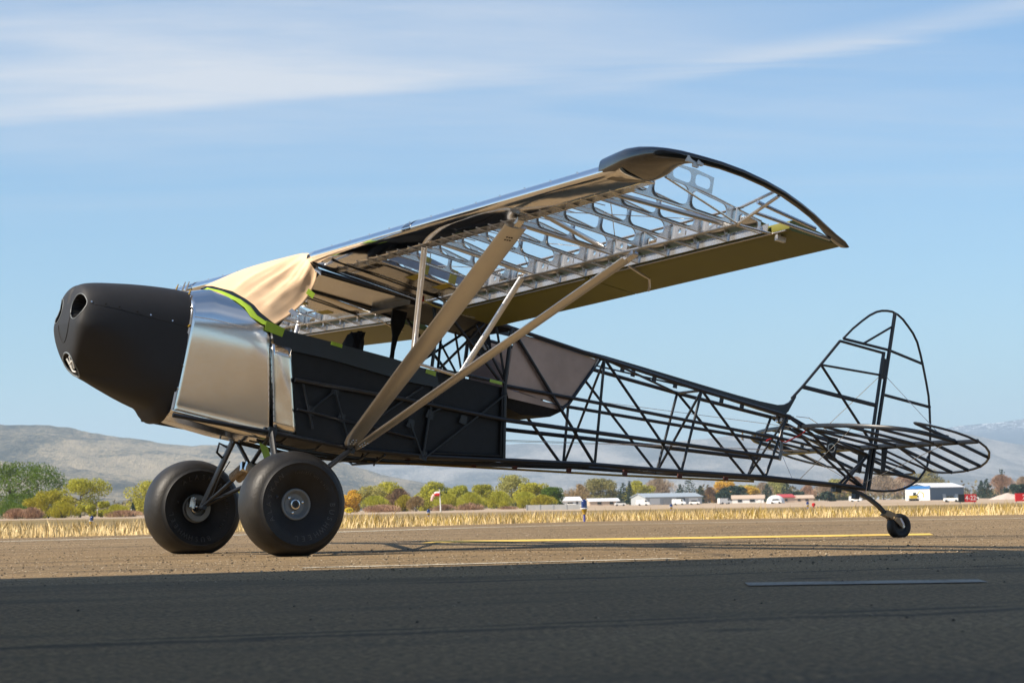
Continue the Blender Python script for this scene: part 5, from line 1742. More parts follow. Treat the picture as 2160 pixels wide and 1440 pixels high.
TREES = [
    (-70.09, 330, 0.0, 7.98, 7.92, 'leafy', 'green', 'tall fresh green tree cut by the left edge of the view'),
    (-69.0, 345, 0.0, 7.97, 7.18, 'leafy', 'green', 'broad fresh green tree standing just right of the leftmost tree'),
    (-58.56, 320, 0.0, 5.28, 6.4, 'open', 'lime', 'yellow green tree with its dark forked trunk showing, left of the far main wheel'),
    (-58.92, 300, 0.0, 3.48, 5.52, 'leafy', 'gold', 'round yellow green tree in front of the two big green ones'),
    (-54.06, 310, 0.0, 2.1, 5.95, 'leafy', 'lime', 'low spreading yellow green bush below the forked tree'),
    (-52.63, 340, 0.0, 5.15, 4.9, 'leafy', 'lemon', 'bright lemon green tree partly behind the far main wheel'),
    (-58.69, 280, 0.0, 1.31, 3.92, 'shrub', 'russet', 'russet shrub at the foot of the leftmost tree'),
    (-55.77, 275, 0.0, 1.37, 2.97, 'shrub', 'russet', 'russet shrub under the yellow round tree at left'),
    (-47.85, 290, 0.0, 0.89, 5.22, 'shrub', 'russet', 'long russet shrub beside the far main wheel'),
    (-53.06, 330, 0.0, 1.88, 1.06, 'conifer', 'dark', 'tiny dark conifer behind the russet shrub at left'),
    (-44.08, 380, 0.0, 4.1, 4.56, 'leafy', 'lemon', 'lemon green tree seen in the gap between the two main wheels'),
    (-27.52, 400, 0.0, 3.82, 3.2, 'leafy', 'amber', 'small amber yellow tree just right of the near main wheel'),
    (-24.32, 400, 0.0, 4.4, 4.0, 'open', 'pale', 'thin pale green tree right of the amber one'),
    (-22.18, 420, 0.0, 5.39, 4.87, 'leafy', 'lime', 'taller lime tree between the thin pale tree and the brown bush'),
    (-18.7, 380, 0.0, 3.74, 4.71, 'twig', 'brown', 'dark brown twiggy bush in front of the taller lime tree'),
    (-15.32, 370, 0.01, 2.41, 3.26, 'twig', 'olivebrown', 'olive brown bush between the brown bush and the windsock'),
    (-14.35, 410, 0.02, 5.29, 4.43, 'leafy', 'lime', 'lime tree left of the windsock pole'),
    (-17.07, 440, 0.0, 4.29, 1.41, 'conifer', 'dark', 'small dark conifer behind the lime tree by the windsock'),
    (-10.0, 410, 0.08, 4.33, 5.74, 'leafy', 'lime', 'lime tree right of the windsock pole'),
    (-6.05, 420, 0.17, 4.36, 7.06, 'leafy', 'lime', 'wide lime tree in the middle of the row under the fuselage'),
    (-0.36, 450, 0.31, 6.21, 5.94, 'leafy', 'pale', 'tallest pale tree of the row under the fuselage'),
    (3.27, 430, 0.32, 4.49, 6.36, 'leafy', 'lime', 'lime tree left of the white cottage'),
    (6.38, 420, 0.3, 3.59, 3.7, 'leafy', 'green', 'darker green end tree of the row by the white cottage'),
    (-6.46, 340, 0.08, 1.15, 4.08, 'shrub', 'russet', 'russet shrub in front of the wide lime tree'),
    (-10.5, 350, 0.05, 1.0, 3.5, 'shrub', 'russet', 'russet shrub at the foot of the windsock'),
    (-0.92, 330, 0.12, 0.47, 2.9, 'shrub', 'russet', 'small russet shrub left of the grey wall'),
    (-19.04, 340, 0.0, 1.18, 6.12, 'shrub', 'russet', 'russet thicket below the brown bush'),
    (16.37, 620, 0.53, 5.69, 7.44, 'twig', 'olivebrown', 'bare olive tree behind the white cottage'),
    (23.3, 640, 0.56, 7.28, 9.98, 'leafy', 'olivegreen', 'broad olive green tree right of the white cottage'),
    (25.54, 560, 0.45, 5.24, 3.81, 'conifer', 'dark', 'dark conifer at the left end of the grey metal shed'),
    (36.68, 700, 0.64, 7.02, 7.56, 'leafy', 'lime', 'lime tree behind the left end of the grey shed'),
    (32.91, 680, 0.61, 6.74, 2.45, 'conifer', 'dark', 'slim dark conifer behind the lime tree over the shed'),
    (46.51, 760, 0.72, 8.36, 12.77, 'bare', 'tan', 'bare tan tree behind the middle of the grey shed'),
    (52.99, 720, 0.67, 7.51, 8.64, 'conifer', 'dark', 'broad dark conifer behind the right end of the grey shed'),
    (48.72, 700, 0.64, 5.69, 3.36, 'conifer', 'dark', 'short dark conifer left of the broad conifer'),
    (53.31, 680, 0.61, 5.03, 3.54, 'conifer', 'dark', 'dark conifer at the right corner of the grey shed'),
    (60.68, 740, 0.7, 5.08, 4.44, 'twig', 'brown', 'brown bush between the shed and the orange tree'),
    (66.58, 760, 0.72, 6.95, 7.9, 'leafy', 'amber', 'glowing amber tree under the tail of the fuselage'),
    (58.37, 640, 0.56, 4.63, 7.94, 'leafy', 'dark', 'round dark evergreen in front of the amber tree'),
    (74.94, 760, 0.72, 5.29, 5.78, 'leafy', 'amber', 'smaller amber tree right of the dark evergreen'),
    (83.84, 800, 0.78, 6.73, 8.0, 'bare', 'tan', 'bare tan tree behind the ranch house'),
    (80.86, 760, 0.72, 5.8, 5.47, 'conifer', 'dark', 'dark conifer behind the white dome'),
    (84.66, 740, 0.7, 5.86, 6.51, 'conifer', 'dark', 'dark conifer over the red roof'),
    (73.41, 620, 0.53, 2.73, 4.96, 'leafy', 'dark', 'low dark evergreen right of the red roof'),
    (101.35, 820, 0.8, 6.29, 6.56, 'bare', 'rust', 'bare rusty tree right of the red roof'),
    (109.87, 840, 0.83, 6.66, 8.4, 'bare', 'tan', 'bare tan tree left of the sternpost'),
    (84.22, 640, 0.56, 2.66, 5.89, 'leafy', 'dark', 'square dark evergreen left of the tail wheel spring'),
    (122.98, 860, 0.86, 8.69, 14.45, 'bare', 'rust', 'bare rusty tree behind the foot of the rudder'),
    (136.58, 880, 0.89, 9.75, 15.84, 'bare', 'tan', 'wide bare tan tree right of the rudder post'),
    (147.6, 900, 0.91, 9.1, 12.6, 'bare', 'rust', 'bare rusty tree at the lower bow of the rudder'),
    (156.24, 900, 0.91, 11.47, 11.88, 'leafy', 'olivegreen', 'round olive tree behind the blue roofed hangar'),
    (149.26, 760, 0.72, 5.69, 3.65, 'conifer', 'dark', 'slim dark conifer at the right corner of the blue hangar'),
    (143.14, 720, 0.67, 5.82, 4.61, 'conifer', 'dark', 'dark conifer right of the blue hangar corner'),
    (167.94, 820, 0.8, 8.1, 11.48, 'bare', 'rust', 'bare reddish tree right of the blue hangar'),
    (176.47, 860, 0.86, 10.18, 5.16, 'conifer', 'dark', 'tall dark conifer rising over the bare reddish tree'),
    (149.1, 700, 0.64, 4.11, 7.84, 'leafy', 'dark', 'dark evergreen at the right edge of the view'),
    (192.6, 900, 0.91, 7.97, 10.8, 'bare', 'tan', 'bare tan tree at the right edge of the view'),
    (-10.22, 360, 0.05, 2.59, 4.61, 'shrub', 'lime', 'low lime thicket right behind the windsock'),
    (-6.96, 370, 0.1, 2.84, 5.18, 'shrub', 'lime', 'low lime thicket in front of the wide lime tree'),
    (-2.55, 375, 0.17, 2.88, 5.4, 'shrub', 'lime', 'low lime thicket below the tallest pale tree'),
    (1.63, 370, 0.2, 2.59, 5.18, 'shrub', 'lime', 'low lime thicket left of the grey wall end'),
    (4.38, 365, 0.2, 2.08, 4.38, 'shrub', 'gold', 'low yellow green thicket behind the grey wall'),
    (-21.76, 370, 0.0, 2.6, 4.44, 'shrub', 'lime', 'low lime thicket right of the small amber tree'),
    (-17.41, 372, 0.0, 2.69, 3.72, 'shrub', 'gold', 'low yellow green thicket behind the olive brown bush'),
    (-55.1, 290, 0.0, 1.95, 4.06, 'shrub', 'gold', 'low yellow green thicket left of the forked tree trunk'),
    (-50.4, 300, 0.0, 1.65, 3.6, 'shrub', 'lime', 'low lime thicket in front of the tiny dark conifer'),
    (-65.1, 310, 0.0, 3.28, 6.82, 'shrub', 'green', 'dense green thicket under the two tall green trees'),
    (89.1, 900, 0.91, 6.51, 10.8, 'leafy', 'pale', 'pale green tree behind the two amber ones'),
    (126.48, 930, 0.95, 8.34, 11.16, 'leafy', 'pale', 'pale green tree behind the bare trees left of the sternpost'),
    (103.4, 940, 0.97, 8.47, 11.28, 'leafy', 'pale', 'pale green tree behind the conifers above the dome'),
]


def limbs(mb, h, w_, rnd, crown0, n=7, fine=False, twig_r=.02):
    """a tapered trunk with forking limbs; returns limb end points"""
    tr = max(.05, h * .026)
    lean = (rnd.random() - .5) * .12 * h
    top = h * (.62 if not fine else .75)
    mb.tube([(0, 0, -.3), (lean * .2, 0, top * .35), (lean * .6, .05 * h * (rnd.random() - .5), top * .7), (lean, 0, top)], [tr * 1.25, tr, tr * .7, tr * .3], 6)
    ends = []
    for k in range(n):
        a = 2.4 * k + rnd.random()
        z0 = h * (crown0 * .75 + (.55 - crown0 * .5) * rnd.random())
        L_ = w_ * (.28 + .22 * rnd.random())
        p0 = Vector((lean * z0 / h, 0, z0))
        p2 = p0 + Vector((math.cos(a) * L_, math.sin(a) * L_, h * (.16 + .22 * rnd.random())))
        p1 = p0.lerp(p2, .5) + Vector((0, 0, -.03 * h))
        mb.tube([p0, p1, p2], [tr * .5, tr * .32, twig_r], 5)
        ends.append((p1, p2))
    return ends


def leaf_cards(mb, centre, rad, cnt, size, rnd, squash=.8):
    for k in range(cnt):
        v = Vector((rnd.gauss(0, 1), rnd.gauss(0, 1), rnd.gauss(0, 1)))
        v.normalize()
        v *= rad * (.35 + .65 * rnd.random() ** .5)
        v.z *= squash
        c = centre + v
        n_ = Vector((rnd.gauss(0, 1), rnd.gauss(0, 1), rnd.gauss(0, 1) + .5)).normalized()
        u = n_.orthogonal().normalized()
        q = n_.cross(u)
        a = rnd.random() * 6.28
        u, q = u * math.cos(a) + q * math.sin(a), q * math.cos(a) - u * math.sin(a)
        s_ = size * (.6 + .8 * rnd.random())
        mb.add([c - u * s_, c - q * s_ * .6, c + u * s_, c + q * s_ * .6], [(0, 1, 2, 3)])


def make_tree(x, y, g, h, w_, kind, colour, label, seed):
    rnd = random.Random(seed)
    cat = 'bush' if kind in ('shrub', 'twig') else 'tree'
    nm = {'leafy': 'leafy_tree', 'open': 'leafy_tree', 'bare': 'bare_tree', 'conifer': 'conifer_tree', 'shrub': 'shrub', 'twig': 'twiggy_bush'}[kind]
    root = empty(nm, loc=(x, y, g - .05))
    root.rotation_euler.z = rnd.random() * .6
    tag(root, label, cat, {'tree': 'trees beyond the airfield', 'bush': 'bushes at the edge of the field'}[cat])
    tm, cm = MB(), MB()
    px_m = 2370.0 / y                    # picture pixels per metre at this distance
    sz = max(.10, .85 / px_m)
    if kind in ('leafy', 'open'):
        c0 = .04 if kind == 'leafy' else .20
        ends = limbs(tm, h, w_, rnd, c0, 8 if kind == 'leafy' else 10)
        area = h * w_ / (sz * sz)
        total = int(min(7000, max(900, area * (7.5 if kind == 'leafy' else 3.6))))
        blobs = []
        for k in range(22 if kind == 'leafy' else 16):
            a = 2.4 * k + rnd.random() * .6
            t_ = rnd.random()
            zz = h * (c0 + .06 + (.92 - c0) * t_)
            prof_ = math.sin(math.pi * min(1, .18 + .82 * t_)) ** .6
            rr = w_ * .5 * prof_ * (.35 + .55 * rnd.random())
            br = min(w_, h) * (.17 + .13 * rnd.random())
            rr = min(rr, max(0.0, w_ * .5 - br * .6))
            blobs.append((Vector((math.cos(a) * rr, math.sin(a) * rr, min(zz, h - br * .75))), br))
        blobs.append((Vector((0, 0, h * .86)), min(w_, h) * .15))
        tv = sum(b_[1] ** 2 for b_ in blobs)
        for c, br in blobs:
            leaf_cards(cm, c, br, int(total * br * br / tv), sz, rnd)
    elif kind == 'conifer':
        tm.tube([(0, 0, -.3), (0, 0, h * .95)], [max(.06, h * .02), .02], 6)
        lay = 13
        for k in range(lay):
            t_ = k / (lay - 1)
            r_ = w_ * .5 * (1 - t_) ** .8 * (.8 + .35 * rnd.random()) + .05 * w_
            for q in range(int(10 + 22 * (1 - t_))):
                a = rnd.random() * 6.28
                rr = r_ * (.25 + .75 * rnd.random() ** .6)
                leaf_cards(cm, Vector((math.cos(a) * rr, math.sin(a) * rr, h * (.08 + .90 * t_) - .12 * rr)), .06 * h, 2, sz * 1.1, rnd, .5)
    elif kind in ('bare', 'twig', 'shrub'):
        c0 = .2 if kind == 'bare' else .02
        if kind == 'bare':
            limbs(tm, h, w_, rnd, c0, 9, True)
        else:
            for k in range(6):
                a = k * 1.05 + rnd.random()
                tm.tube([(0, 0, -.2), (math.cos(a) * w_ * .15, math.sin(a) * w_ * .15, h * .45), (math.cos(a) * w_ * .3, math.sin(a) * w_ * .3, h * .8)], [.05, .03, .012], 5)
        # fans of thin twigs filling the crown, as thin upright slivers
        cnt = int(min(4200, max(700, h * w_ / (sz * sz) * (2.6 if kind == 'bare' else 5.0))))
        lob = [(2.4 * k + rnd.random(), .35 + .6 * rnd.random(), .25 + .7 * rnd.random()) for k in range(9)]
        for k in range(cnt):
            a0, rr0, zt_ = lob[k % 9]
            a = a0 + rnd.gauss(0, .5)
            z = h * (c0 + (1 - c0) * max(.02, min(.97, zt_ + rnd.gauss(0, .16))))
            env = math.sin(math.pi * min(1, max(.05, .22 + .78 * (z / h)))) ** .55
            r_ = w_ * .48 * env * min(1, rr0 * rnd.random() ** .4)
            p = Vector((math.cos(a) * r_, math.sin(a) * r_, z))
            d = Vector((math.cos(a) * .5 + rnd.gauss(0, .35), math.sin(a) * .5 + rnd.gauss(0, .35), .9 + .3 * rnd.random())).normalized()
            L_ = sz * (2.2 + 2.2 * rnd.random())
            u = d.orthogonal().normalized() * sz * .26
            if rnd.random() < .5:
                u = d.cross(u)
            mb_p = [p - d * L_ * .5 - u, p - d * L_ * .5 + u, p + d * L_ * .5]
            for q in mb_p:
                q.z = min(max(q.z, -.05), h)
            cm.add(mb_p, [(0, 1, 2)])
    me = bpy.data.meshes
    finish('trunk', tm, BARK, root, 60)
    cr = MB()
    cr.v, cr.f, cr.mi = cm.v, cm.f, cm.mi
    mesh = me.new('crown')
    mesh.from_pydata([tuple(p) for p in cr.v], [], cr.f)
    mesh.materials.append(LEAF[colour])
    o = bpy.data.objects.new('crown', mesh)
    COL.objects.link(o)
    o.parent = root
    return root


for k, (x, y, g, h, w_, kind, colour, label) in enumerate(TREES):
    make_tree(x, y, gz(x, y), h + (g - gz(x, y)), w_ * (1.0 if kind == 'conifer' else 1.3), kind, colour, label, 100 + k)

# far wood along the foot of the hills: nobody could count it
rnd = random.Random(77)
wood = MB()
for k in range(900):
    x = -260 + 620 * rnd.random()
    y = 1000 + 350 * rnd.random()
    if x < -60:
        y = 700 + 300 * rnd.random()
    hh_ = 3.5 + 5 * rnd.random() ** 2
    c = Vector((x, y, gz(x, y) + hh_ * .45))
    for q in range(7):
        leaf_cards(wood, c + Vector((rnd.gauss(0, 2), rnd.gauss(0, 2), rnd.gauss(0, hh_ * .16))), 1.6, 3, .95, rnd, 1.2)
wme = bpy.data.meshes.new('far_wood')
wme.from_pydata([tuple(p) for p in wood.v], [], wood.f)
wme.materials.append(leafmat('far_wood_leaves', (0.17, 0.14, 0.065), .1))
wo_ = bpy.data.objects.new('far_wood', wme)
COL.objects.link(wo_)
wo_['kind'] = 'stuff'

# ------------------------------------------------------------------ buildings
M['bld_white'] = simple('white_siding', (0.74, 0.73, 0.70), 0.6, var=.05)
M['bld_grey'] = simple('grey_metal_siding', (0.40, 0.42, 0.43), 0.55, var=.08)
M['bld_shade'] = simple('shade_blue_siding', (0.090, 0.135, 0.19), 0.5, var=.06)  # blue-grey shade of the hangar side away from the sun, put into the colour
M['roof_white'] = simple('white_metal_roof', (0.76, 0.77, 0.78), 0.45, var=.05)
M['roof_grey'] = simple('grey_blue_roof', (0.34, 0.39, 0.43), 0.45, var=.08)
M['roof_blue'] = simple('blue_fascia', (0.02, 0.15, 0.42), 0.45, var=.06)
M['roof_red'] = simple('red_roof', (0.45, 0.06, 0.06), 0.55, var=.08)
M['wall_tan'] = simple('tan_wall', (0.52, 0.40, 0.30), 0.7, var=.08)
M['dark_glass'] = simple('dark_window_glass', (0.02, 0.025, 0.03), 0.12, var=.1)
M['concrete'] = simple('pale_grey_concrete', (0.40, 0.40, 0.385), 0.8, var=.08, scale=2)


def house(name, x, y, wid, dep, eave, ridge_h, rot, mw, mr, label, cat='building', ridge_along=True, openings=(), over=.25, fascia=None, base=None):
    """gabled building; openings: (face, u0, u1, z0, z1, kind) with face 'front' (towards the airfield) or 'left'/'right'"""
    g = gz(x, y) if base is None else base
    root = empty(name, loc=(x, y, g))
    root.rotation_euler.z = R(rot)
    tag(root, label, cat)
    hw_, hd = wid / 2, dep / 2
    mb = MB()
    if ridge_along:                # ridge parallel to the front
        pr = [(-hd, -.3), (hd, -.3), (hd, eave), (0, ridge_h), (-hd, eave)]
        mb.add([(sx * hw_, q[0], q[1]) for sx in (-1, 1) for q in pr], [(0, 1, 2, 3, 4), (9, 8, 7, 6, 5)] + [(j, (j + 1) % 5, 5 + (j + 1) % 5, 5 + j) for j in range(5)])
    else:
        pr = [(-hw_, -.3), (hw_, -.3), (hw_, eave), (0, ridge_h), (-hw_, eave)]
        mb.add([(q[0], sy * hd, q[1]) for sy in (-1, 1) for q in pr], [(0, 1, 2, 3, 4), (9, 8, 7, 6, 5)] + [(j, (j + 1) % 5, 5 + (j + 1) % 5, 5 + j) for j in range(5)])
    finish('wall', mb, mw, root, 0)
    rm_ = MB()
    th = .14
    for sg in (-1, 1):
        if ridge_along:
            e0, e1 = (sg * (hd + over), eave - over * (ridge_h - eave) / hd), (0, ridge_h)
            rm_.add([(sx * (hw_ + over), q[0], q[1] + dz_) for sx in (-1, 1) for q in (e0, e1) for dz_ in (.02, th)], [(0, 1, 3, 2), (4, 6, 7, 5), (0, 4, 5, 1), (2, 3, 7, 6), (0, 2, 6, 4), (1, 5, 7, 3)])
        else:
            e0, e1 = (sg * (hw_ + over), eave - over * (ridge_h - eave) / hw_), (0, ridge_h)
            rm_.add([(q[0], sy * (hd + over), q[1] + dz_) for sy in (-1, 1) for q in (e0, e1) for dz_ in (.02, th)], [(0, 1, 3, 2), (4, 6, 7, 5), (0, 4, 5, 1), (2, 3, 7, 6), (0, 2, 6, 4), (1, 5, 7, 3)])
    finish('roof', rm_, mr, root, 0)
    for face, u0, u1, z0, z1, kd in openings:
        ob = MB()
        d_ = .06
        if face == 'front':
            ob.box(((u0 + u1) / 2, -hd - d_ / 2, (z0 + z1) / 2), ((u1 - u0) / 2, d_, (z1 - z0) / 2))
        else:
            sx = -1 if face == 'left' else 1
            ob.box((sx * (hw_ + d_ / 2), (u0 + u1) / 2, (z0 + z1) / 2), (d_, (u1 - u0) / 2, (z1 - z0) / 2))
        finish('door' if kd.startswith('door') else 'window', ob, {'door': M['bld_white'], 'window': M['dark_glass'], 'door_grey': M['concrete'], 'window_pale': M['roof_grey']}[kd], root, 0)
    if fascia:
        fb_ = MB()
        fb_.box((0, -hd - over - .03, eave - .05), (hw_ + over, .05, fascia[1] / 2))
        finish('fascia', fb_, fascia[0], root, 0)
    return root


house('cottage', 11.0, 480, 3.9, 6, 1.05, 1.75, 8, M['bld_white'], M['roof_white'], 'small white gabled cottage behind the grey wall and blue taxiway light', ridge_along=True, openings=(('front', .9, 1.3, .4, .95, 'window'),))
house('low_house', 19.2, 520, 6.4, 6, .9, 1.45, 5, M['wall_tan'], M['roof_white'], 'low tan house under a white roof right of the white cottage', openings=(('front', -1.5, -.6, .25, .75, 'window'), ('front', 1.2, 2.0, .25, .75, 'window')))
house('metal_shed', 33.2, 520, 13.6, 7.5, 1.55, 2.35, 22, M['bld_grey'], M['roof_grey'], 'long grey metal shed with an open front bay and pale gable end', ridge_along=True,
      openings=(('front', -5.8, -3.4, 0, 1.35, 'door'), ('front', -2.6, -.4, 0, 1.3, 'door_grey'), ('front', .6, 2.6, 0, 1.35, 'window'), ('front', 3.6, 5.8, 0, 1.3, 'door'), ('right', -1.0, .6, 0, 1.1, 'door')))  # floor-high window is a dark plate for the shaded inside of the open bay
house('ranch_house', 55.0, 560, 7.4, 7, 1.0, 1.75, -6, M['bld_white'], M['wall_tan'], 'low pale ranch house below the dark evergreen and amber trees', openings=(('front', -2.4, -1.4, .25, .8, 'window'), ('front', .4, 1.6, .25, .8, 'window'), ('front', 2.4, 3.0, 0, .85, 'door')))
house('red_roofed_house', 63.6, 560, 3.2, 6, 1.15, 1.8, 10, M['wall_tan'], M['roof_red'], 'small house under a red roof right of the white dome', openings=(('front', -.8, -.2, .3, .8, 'window'),))
house('tan_house', 72.5, 600, 5.2, 6, .9, 1.6, 0, M['wall_tan'], M['wall_tan'], 'low tan house between two dark evergreens under the tail', openings=(('front', -1.4, -.7, .25, .7, 'window'), ('front', .5, 1.3, .25, .7, 'window')))
# blue-roofed hangar seen on its corner
bh = house('blue_hangar', 85.6, 484, 10.2, 6.6, 2.95, 3.75, 38, M['bld_shade'], M['roof_white'], 'hangar with white sunlit end wall, side coloured in blue-grey shade, blue fascia and white roof', 'hangar', ridge_along=True, over=.2, base=-.05,
           openings=(('front', -1.4, -.5, 0, 1.6, 'window_pale'), ('front', 2.2, 3.1, 0, 1.6, 'window_pale')))
wl = MB()
wl.box((-5.13, 0, 1.22), (.04, 3.3, 1.50))
finish('end_wall', wl, M['bld_white'], bh, 0)
wl = MB()
wl.box((-5.24, 0, 3.0), (.06, 3.5, .30))
finish('end_fascia', wl, M['roof_blue'], bh, 0)
wl = MB()
wl.box((-5.20, .2, .9), (.03, 1.3, .95))
finish('hangar_door', wl, M['roof_white'], bh, 0)

# white dome shelter
dm = empty('dome_shelter', loc=(46.1, 420, gz(46.1, 420)))
tag(dm, 'white dome shelter left of the red roofed house', 'shelter')
db = MB()
db.lathe([(-.3, 1.62), (.35, 1.60), (.75, 1.45), (1.1, 1.12), (1.35, .65), (1.43, 0)], (0, 0, 0), (0, 0, 1), 20, ref=(1, 0, 0))
finish('shell', db, M['bld_white'], dm, 50)
db = MB()
db.box((-.5, -1.52, .30), (.35, .12, .38))
finish('door', db, M['bld_grey'], dm, 0)

# low grey wall with posts
gw = empty('low_wall', loc=(4.2, 260, gz(4.2, 260)))
tag(gw, 'long low pale grey wall in front of the lime trees and cottage', 'wall')
for k in range(4):
    db = MB()
    db.box((-2.2 + 1.45 * k, 0, .20), (.715, .09, .32))
    finish('wall_panel', db, M['concrete'], gw, 0)
for k in range(5):
    db = MB()
    db.box((-2.92 + 1.45 * k, -.02, .22), (.04, .12, .34))
    finish('wall_post', db, M['bld_grey'], gw, 0)

# dirt mound
mm = MB()
G = []
for i in range(13):
    row = []
    for j in range(25):
        a = 2 * math.pi * j / 24
        r_ = i / 12
        rr = 3.3 * r_ * (1 + .18 * mnoise.noise(Vector((math.cos(a) * 1.3, math.sin(a) * 1.3, 4))))
        z = 1.45 * (1 - r_) ** .8 + .12 * mnoise.noise(Vector((math.cos(a) * r_ * 5, math.sin(a) * r_ * 5, 1))) - .12
        row.append((rr * 1.25 * math.cos(a), rr * math.sin(a), z))
    G.append(row)
mm.grid(G)
mo = finish('dirt_mound', mm, simple('pale_earth', (0.50, 0.41, 0.35), .9, var=.15, scale=1.5), None, 60)
mo.location = (87.2, 420, gz(87, 420) - .2)
tag(mo, 'heap of pale pinkish earth between the blue hangar and the right edge', 'earth mound')

# ------------------------------------------------------------------ airfield signs and lights
M['sign_red'] = simple('red_sign_face', (0.55, 0.015, 0.02), 0.4, var=.08)
M['sign_black'] = simple('black_sign_face', (0.012, 0.012, 0.012), 0.4)
M['sign_yellow'] = simple('yellow_sign_face', (0.55, 0.40, 0.02), 0.45, var=.08)
M['letter_white'] = simple('white_letter', (0.85, 0.84, 0.80), 0.4, var=.02)


def sign(x, y, rot, panels, label, base):
    s_ = empty('runway_sign', loc=(x, y, base))
    s_.rotation_euler.z = R(rot)
    tag(s_, label, 'sign', 'runway signs at the right edge of the field')
    tot = sum(p[0] for p in panels)
    u = -tot / 2
    for wid, mt, txt, tm_ in panels:
        db = MB()
        db.box((u + wid / 2, 0, .52), (wid / 2 - .012, .09, .38))
        pnl = finish('sign_panel', db, mt, s_, 0)
        if txt:
            tv, tf = text_mesh(txt, .62)
            xs_ = [v[0] for v in tv]
            sc_ = min(1.0, (wid - .12) / (max(xs_) - min(xs_)))
            db = MB()
            db.add([(u + wid / 2 + v[0] * sc_, -.098, .52 + v[1]) for v in tv], tf)
            finish('lettering', db, tm_, pnl, 0)
        u += wid
    for q in (-.4, .4):
        db = MB()
        db.box((q * tot, 0, .07), (.04, .05, .08))
        finish('leg', db, M['bld_grey'], s_, 0)
    return s_


sign(43.80, 230, 14, ((.62, M['sign_black'], '', None), (1.25, M['sign_red'], '4-22', M['letter_white'])), 'red runway sign reading 4-22 in white beside a black panel', -.05)
sign(49.15, 230, 8, ((.55, M['sign_red'], '', None), (.95, M['sign_red'], '22', M['letter_white'])), 'red sign with white figures cut by the right edge', -.05)

# yellow guidance sign
ys_ = empty('guidance_sign', loc=(-13.27, 190, -.18))
tag(ys_, 'small rounded yellow guidance sign on two legs beside the near main wheel', 'sign')
db = MB()
db.lathe([(-.06, .0), (-.06, .28), (-.05, .30), (.05, .30), (.06, .28), (.06, 0)], (0, 0, 0), (0, 1, 0), 20)
db.v = [(p[0] * 1.15, p[1], .50 + p[2] * .78) for p in db.v]
finish('sign_panel', db, M['sign_yellow'], ys_, 30)
for q in (-.14, .02, .17):
    db = MB()
    db.box((q, -.066, .52 + .03 * math.sin(9 * q)), (.035, .004, .09))
    finish('dark_mark', db, M['sign_black'], ys_, 0)
for q in (-.15, .15):
    db = MB()
    db.box((q, 0, .14), (.02, .02, .16))
    finish('leg', db, M['sign_black'], ys_, 0)

# blue taxiway edge lights
M['blue_glass'] = simple('cobalt_glass', (0.006, 0.014, 0.10), 0.12, var=.1, coat=1.0)
M['brass'] = simple('yellow_fixture', (0.52, 0.33, 0.04), 0.45, var=.1)


def light(x, y, zoff, label):
    l_ = empty('taxiway_light', loc=(x, y, zoff))
    tag(l_, label, 'taxiway light', 'blue taxiway edge lights')
    for nm, pr, mt in (('stem', [(0, .022), (.16, .022), (.16, 0)], M['sticker_blue']), ('fixture', [(.145, 0), (.145, .030), (.175, .040), (.185, .030), (.20, .048), (.255, .058), (.262, .058)], M['brass']),
                       ('collar', [(.258, .0), (.258, .078), (.272, .078), (.275, .06)], M['white']), ('lens', [(.272, .060), (.38, .060), (.415, .050), (.44, .030), (.448, 0)], M['blue_glass'])):
        db = MB()
        db.lathe(pr, (0, 0, 0), (0, 0, 1), 20, ref=(1, 0, 0))
        finish(nm, db, mt, l_, 40)
    return l_


light(1.40, 48.0, .0, 'nearest blue taxiway light, on a yellow fixture at the grass edge')
for x, y, z, lb_ in ((-14.32, 80, -.16, 'leaning blue taxiway light in the grass left of the far main wheel'), (-4.0, 110, -.12, 'blue taxiway light just left of the windsock pole'),
                     (8.55, 130, -.05, 'blue taxiway light in front of the grey metal shed'), (16.02, 130, -.06, 'blue taxiway light in front of the white dome and red roof')):
    o = light(x, y, z, lb_)
    if x < -10:
        o.rotation_euler.y = R(12)
    if y > 100:
        o.scale = (1.35, 1.35, .95)
rl = MB()
rl.lathe([(0, .03), (.10, .03), (.11, .10), (.26, .11), (.30, .05), (.30, 0)], (0, 0, 0), (0, 0, 1), 12, ref=(1, 0, 0))
ro = finish('marker_light', rl, M['red'], None, 40)
ro.location = (17.6, 140, -.02)
tag(ro, 'small red marker light right of the blue light near the tail', 'marker light')

# windsock
ws = empty('windsock', loc=(-7.9, 250, gz(-7.9, 250) - .15))
tag(ws, 'limp red windsock, its sunlit top coloured white, on a white pole in the field under the fuselage', 'windsock')
db = MB()
db.tube([(.10, 0, 0), (.06, 0, 1.25), (.03, 0, 1.9), (0, 0, 2.55)], [.065, .055, .035, .03], 10)
finish('pole', db, M['white'], ws, 40)
db = MB()
db.lathe([(0, 0), (.0, .10), (.10, .12), (.16, 0)], (-.04, 0, 2.55), (0, 0, 1), 10, ref=(1, 0, 0))
finish('pole_lamp', db, M['tube'], ws, 40)
sock = [(.0, 1.98, .22), (-.30, 2.0, .21), (-.55, 1.93, .18), (-.72, 1.75, .155), (-.80, 1.52, .135), (-.86, 1.30, .11)]
db = MB()
db.tube([(a, 0, z) for a, z, r_ in sock[:3]], [r_ for a, z, r_ in sock[:3]], 12)
finish('sock_mouth', db, M['sign_red'], ws, 60)
db = MB()
db.tube([(a, 0, z) for a, z, r_ in sock[2:]], [r_ for a, z, r_ in sock[2:]], 12)
finish('sock_tail', db, simple('pale_red_cloth', (0.70, 0.45, 0.40), .7), ws, 60)
db = MB()
db.tube([(a, -.01, z + .12) for a, z, r_ in sock[:3]], [r_ * .72 for a, z, r_ in sock[:3]], 12)
finish('sock_lit_top', db, M['white'], ws, 60)  # white laid along the upper side stands for sunlight on the sock

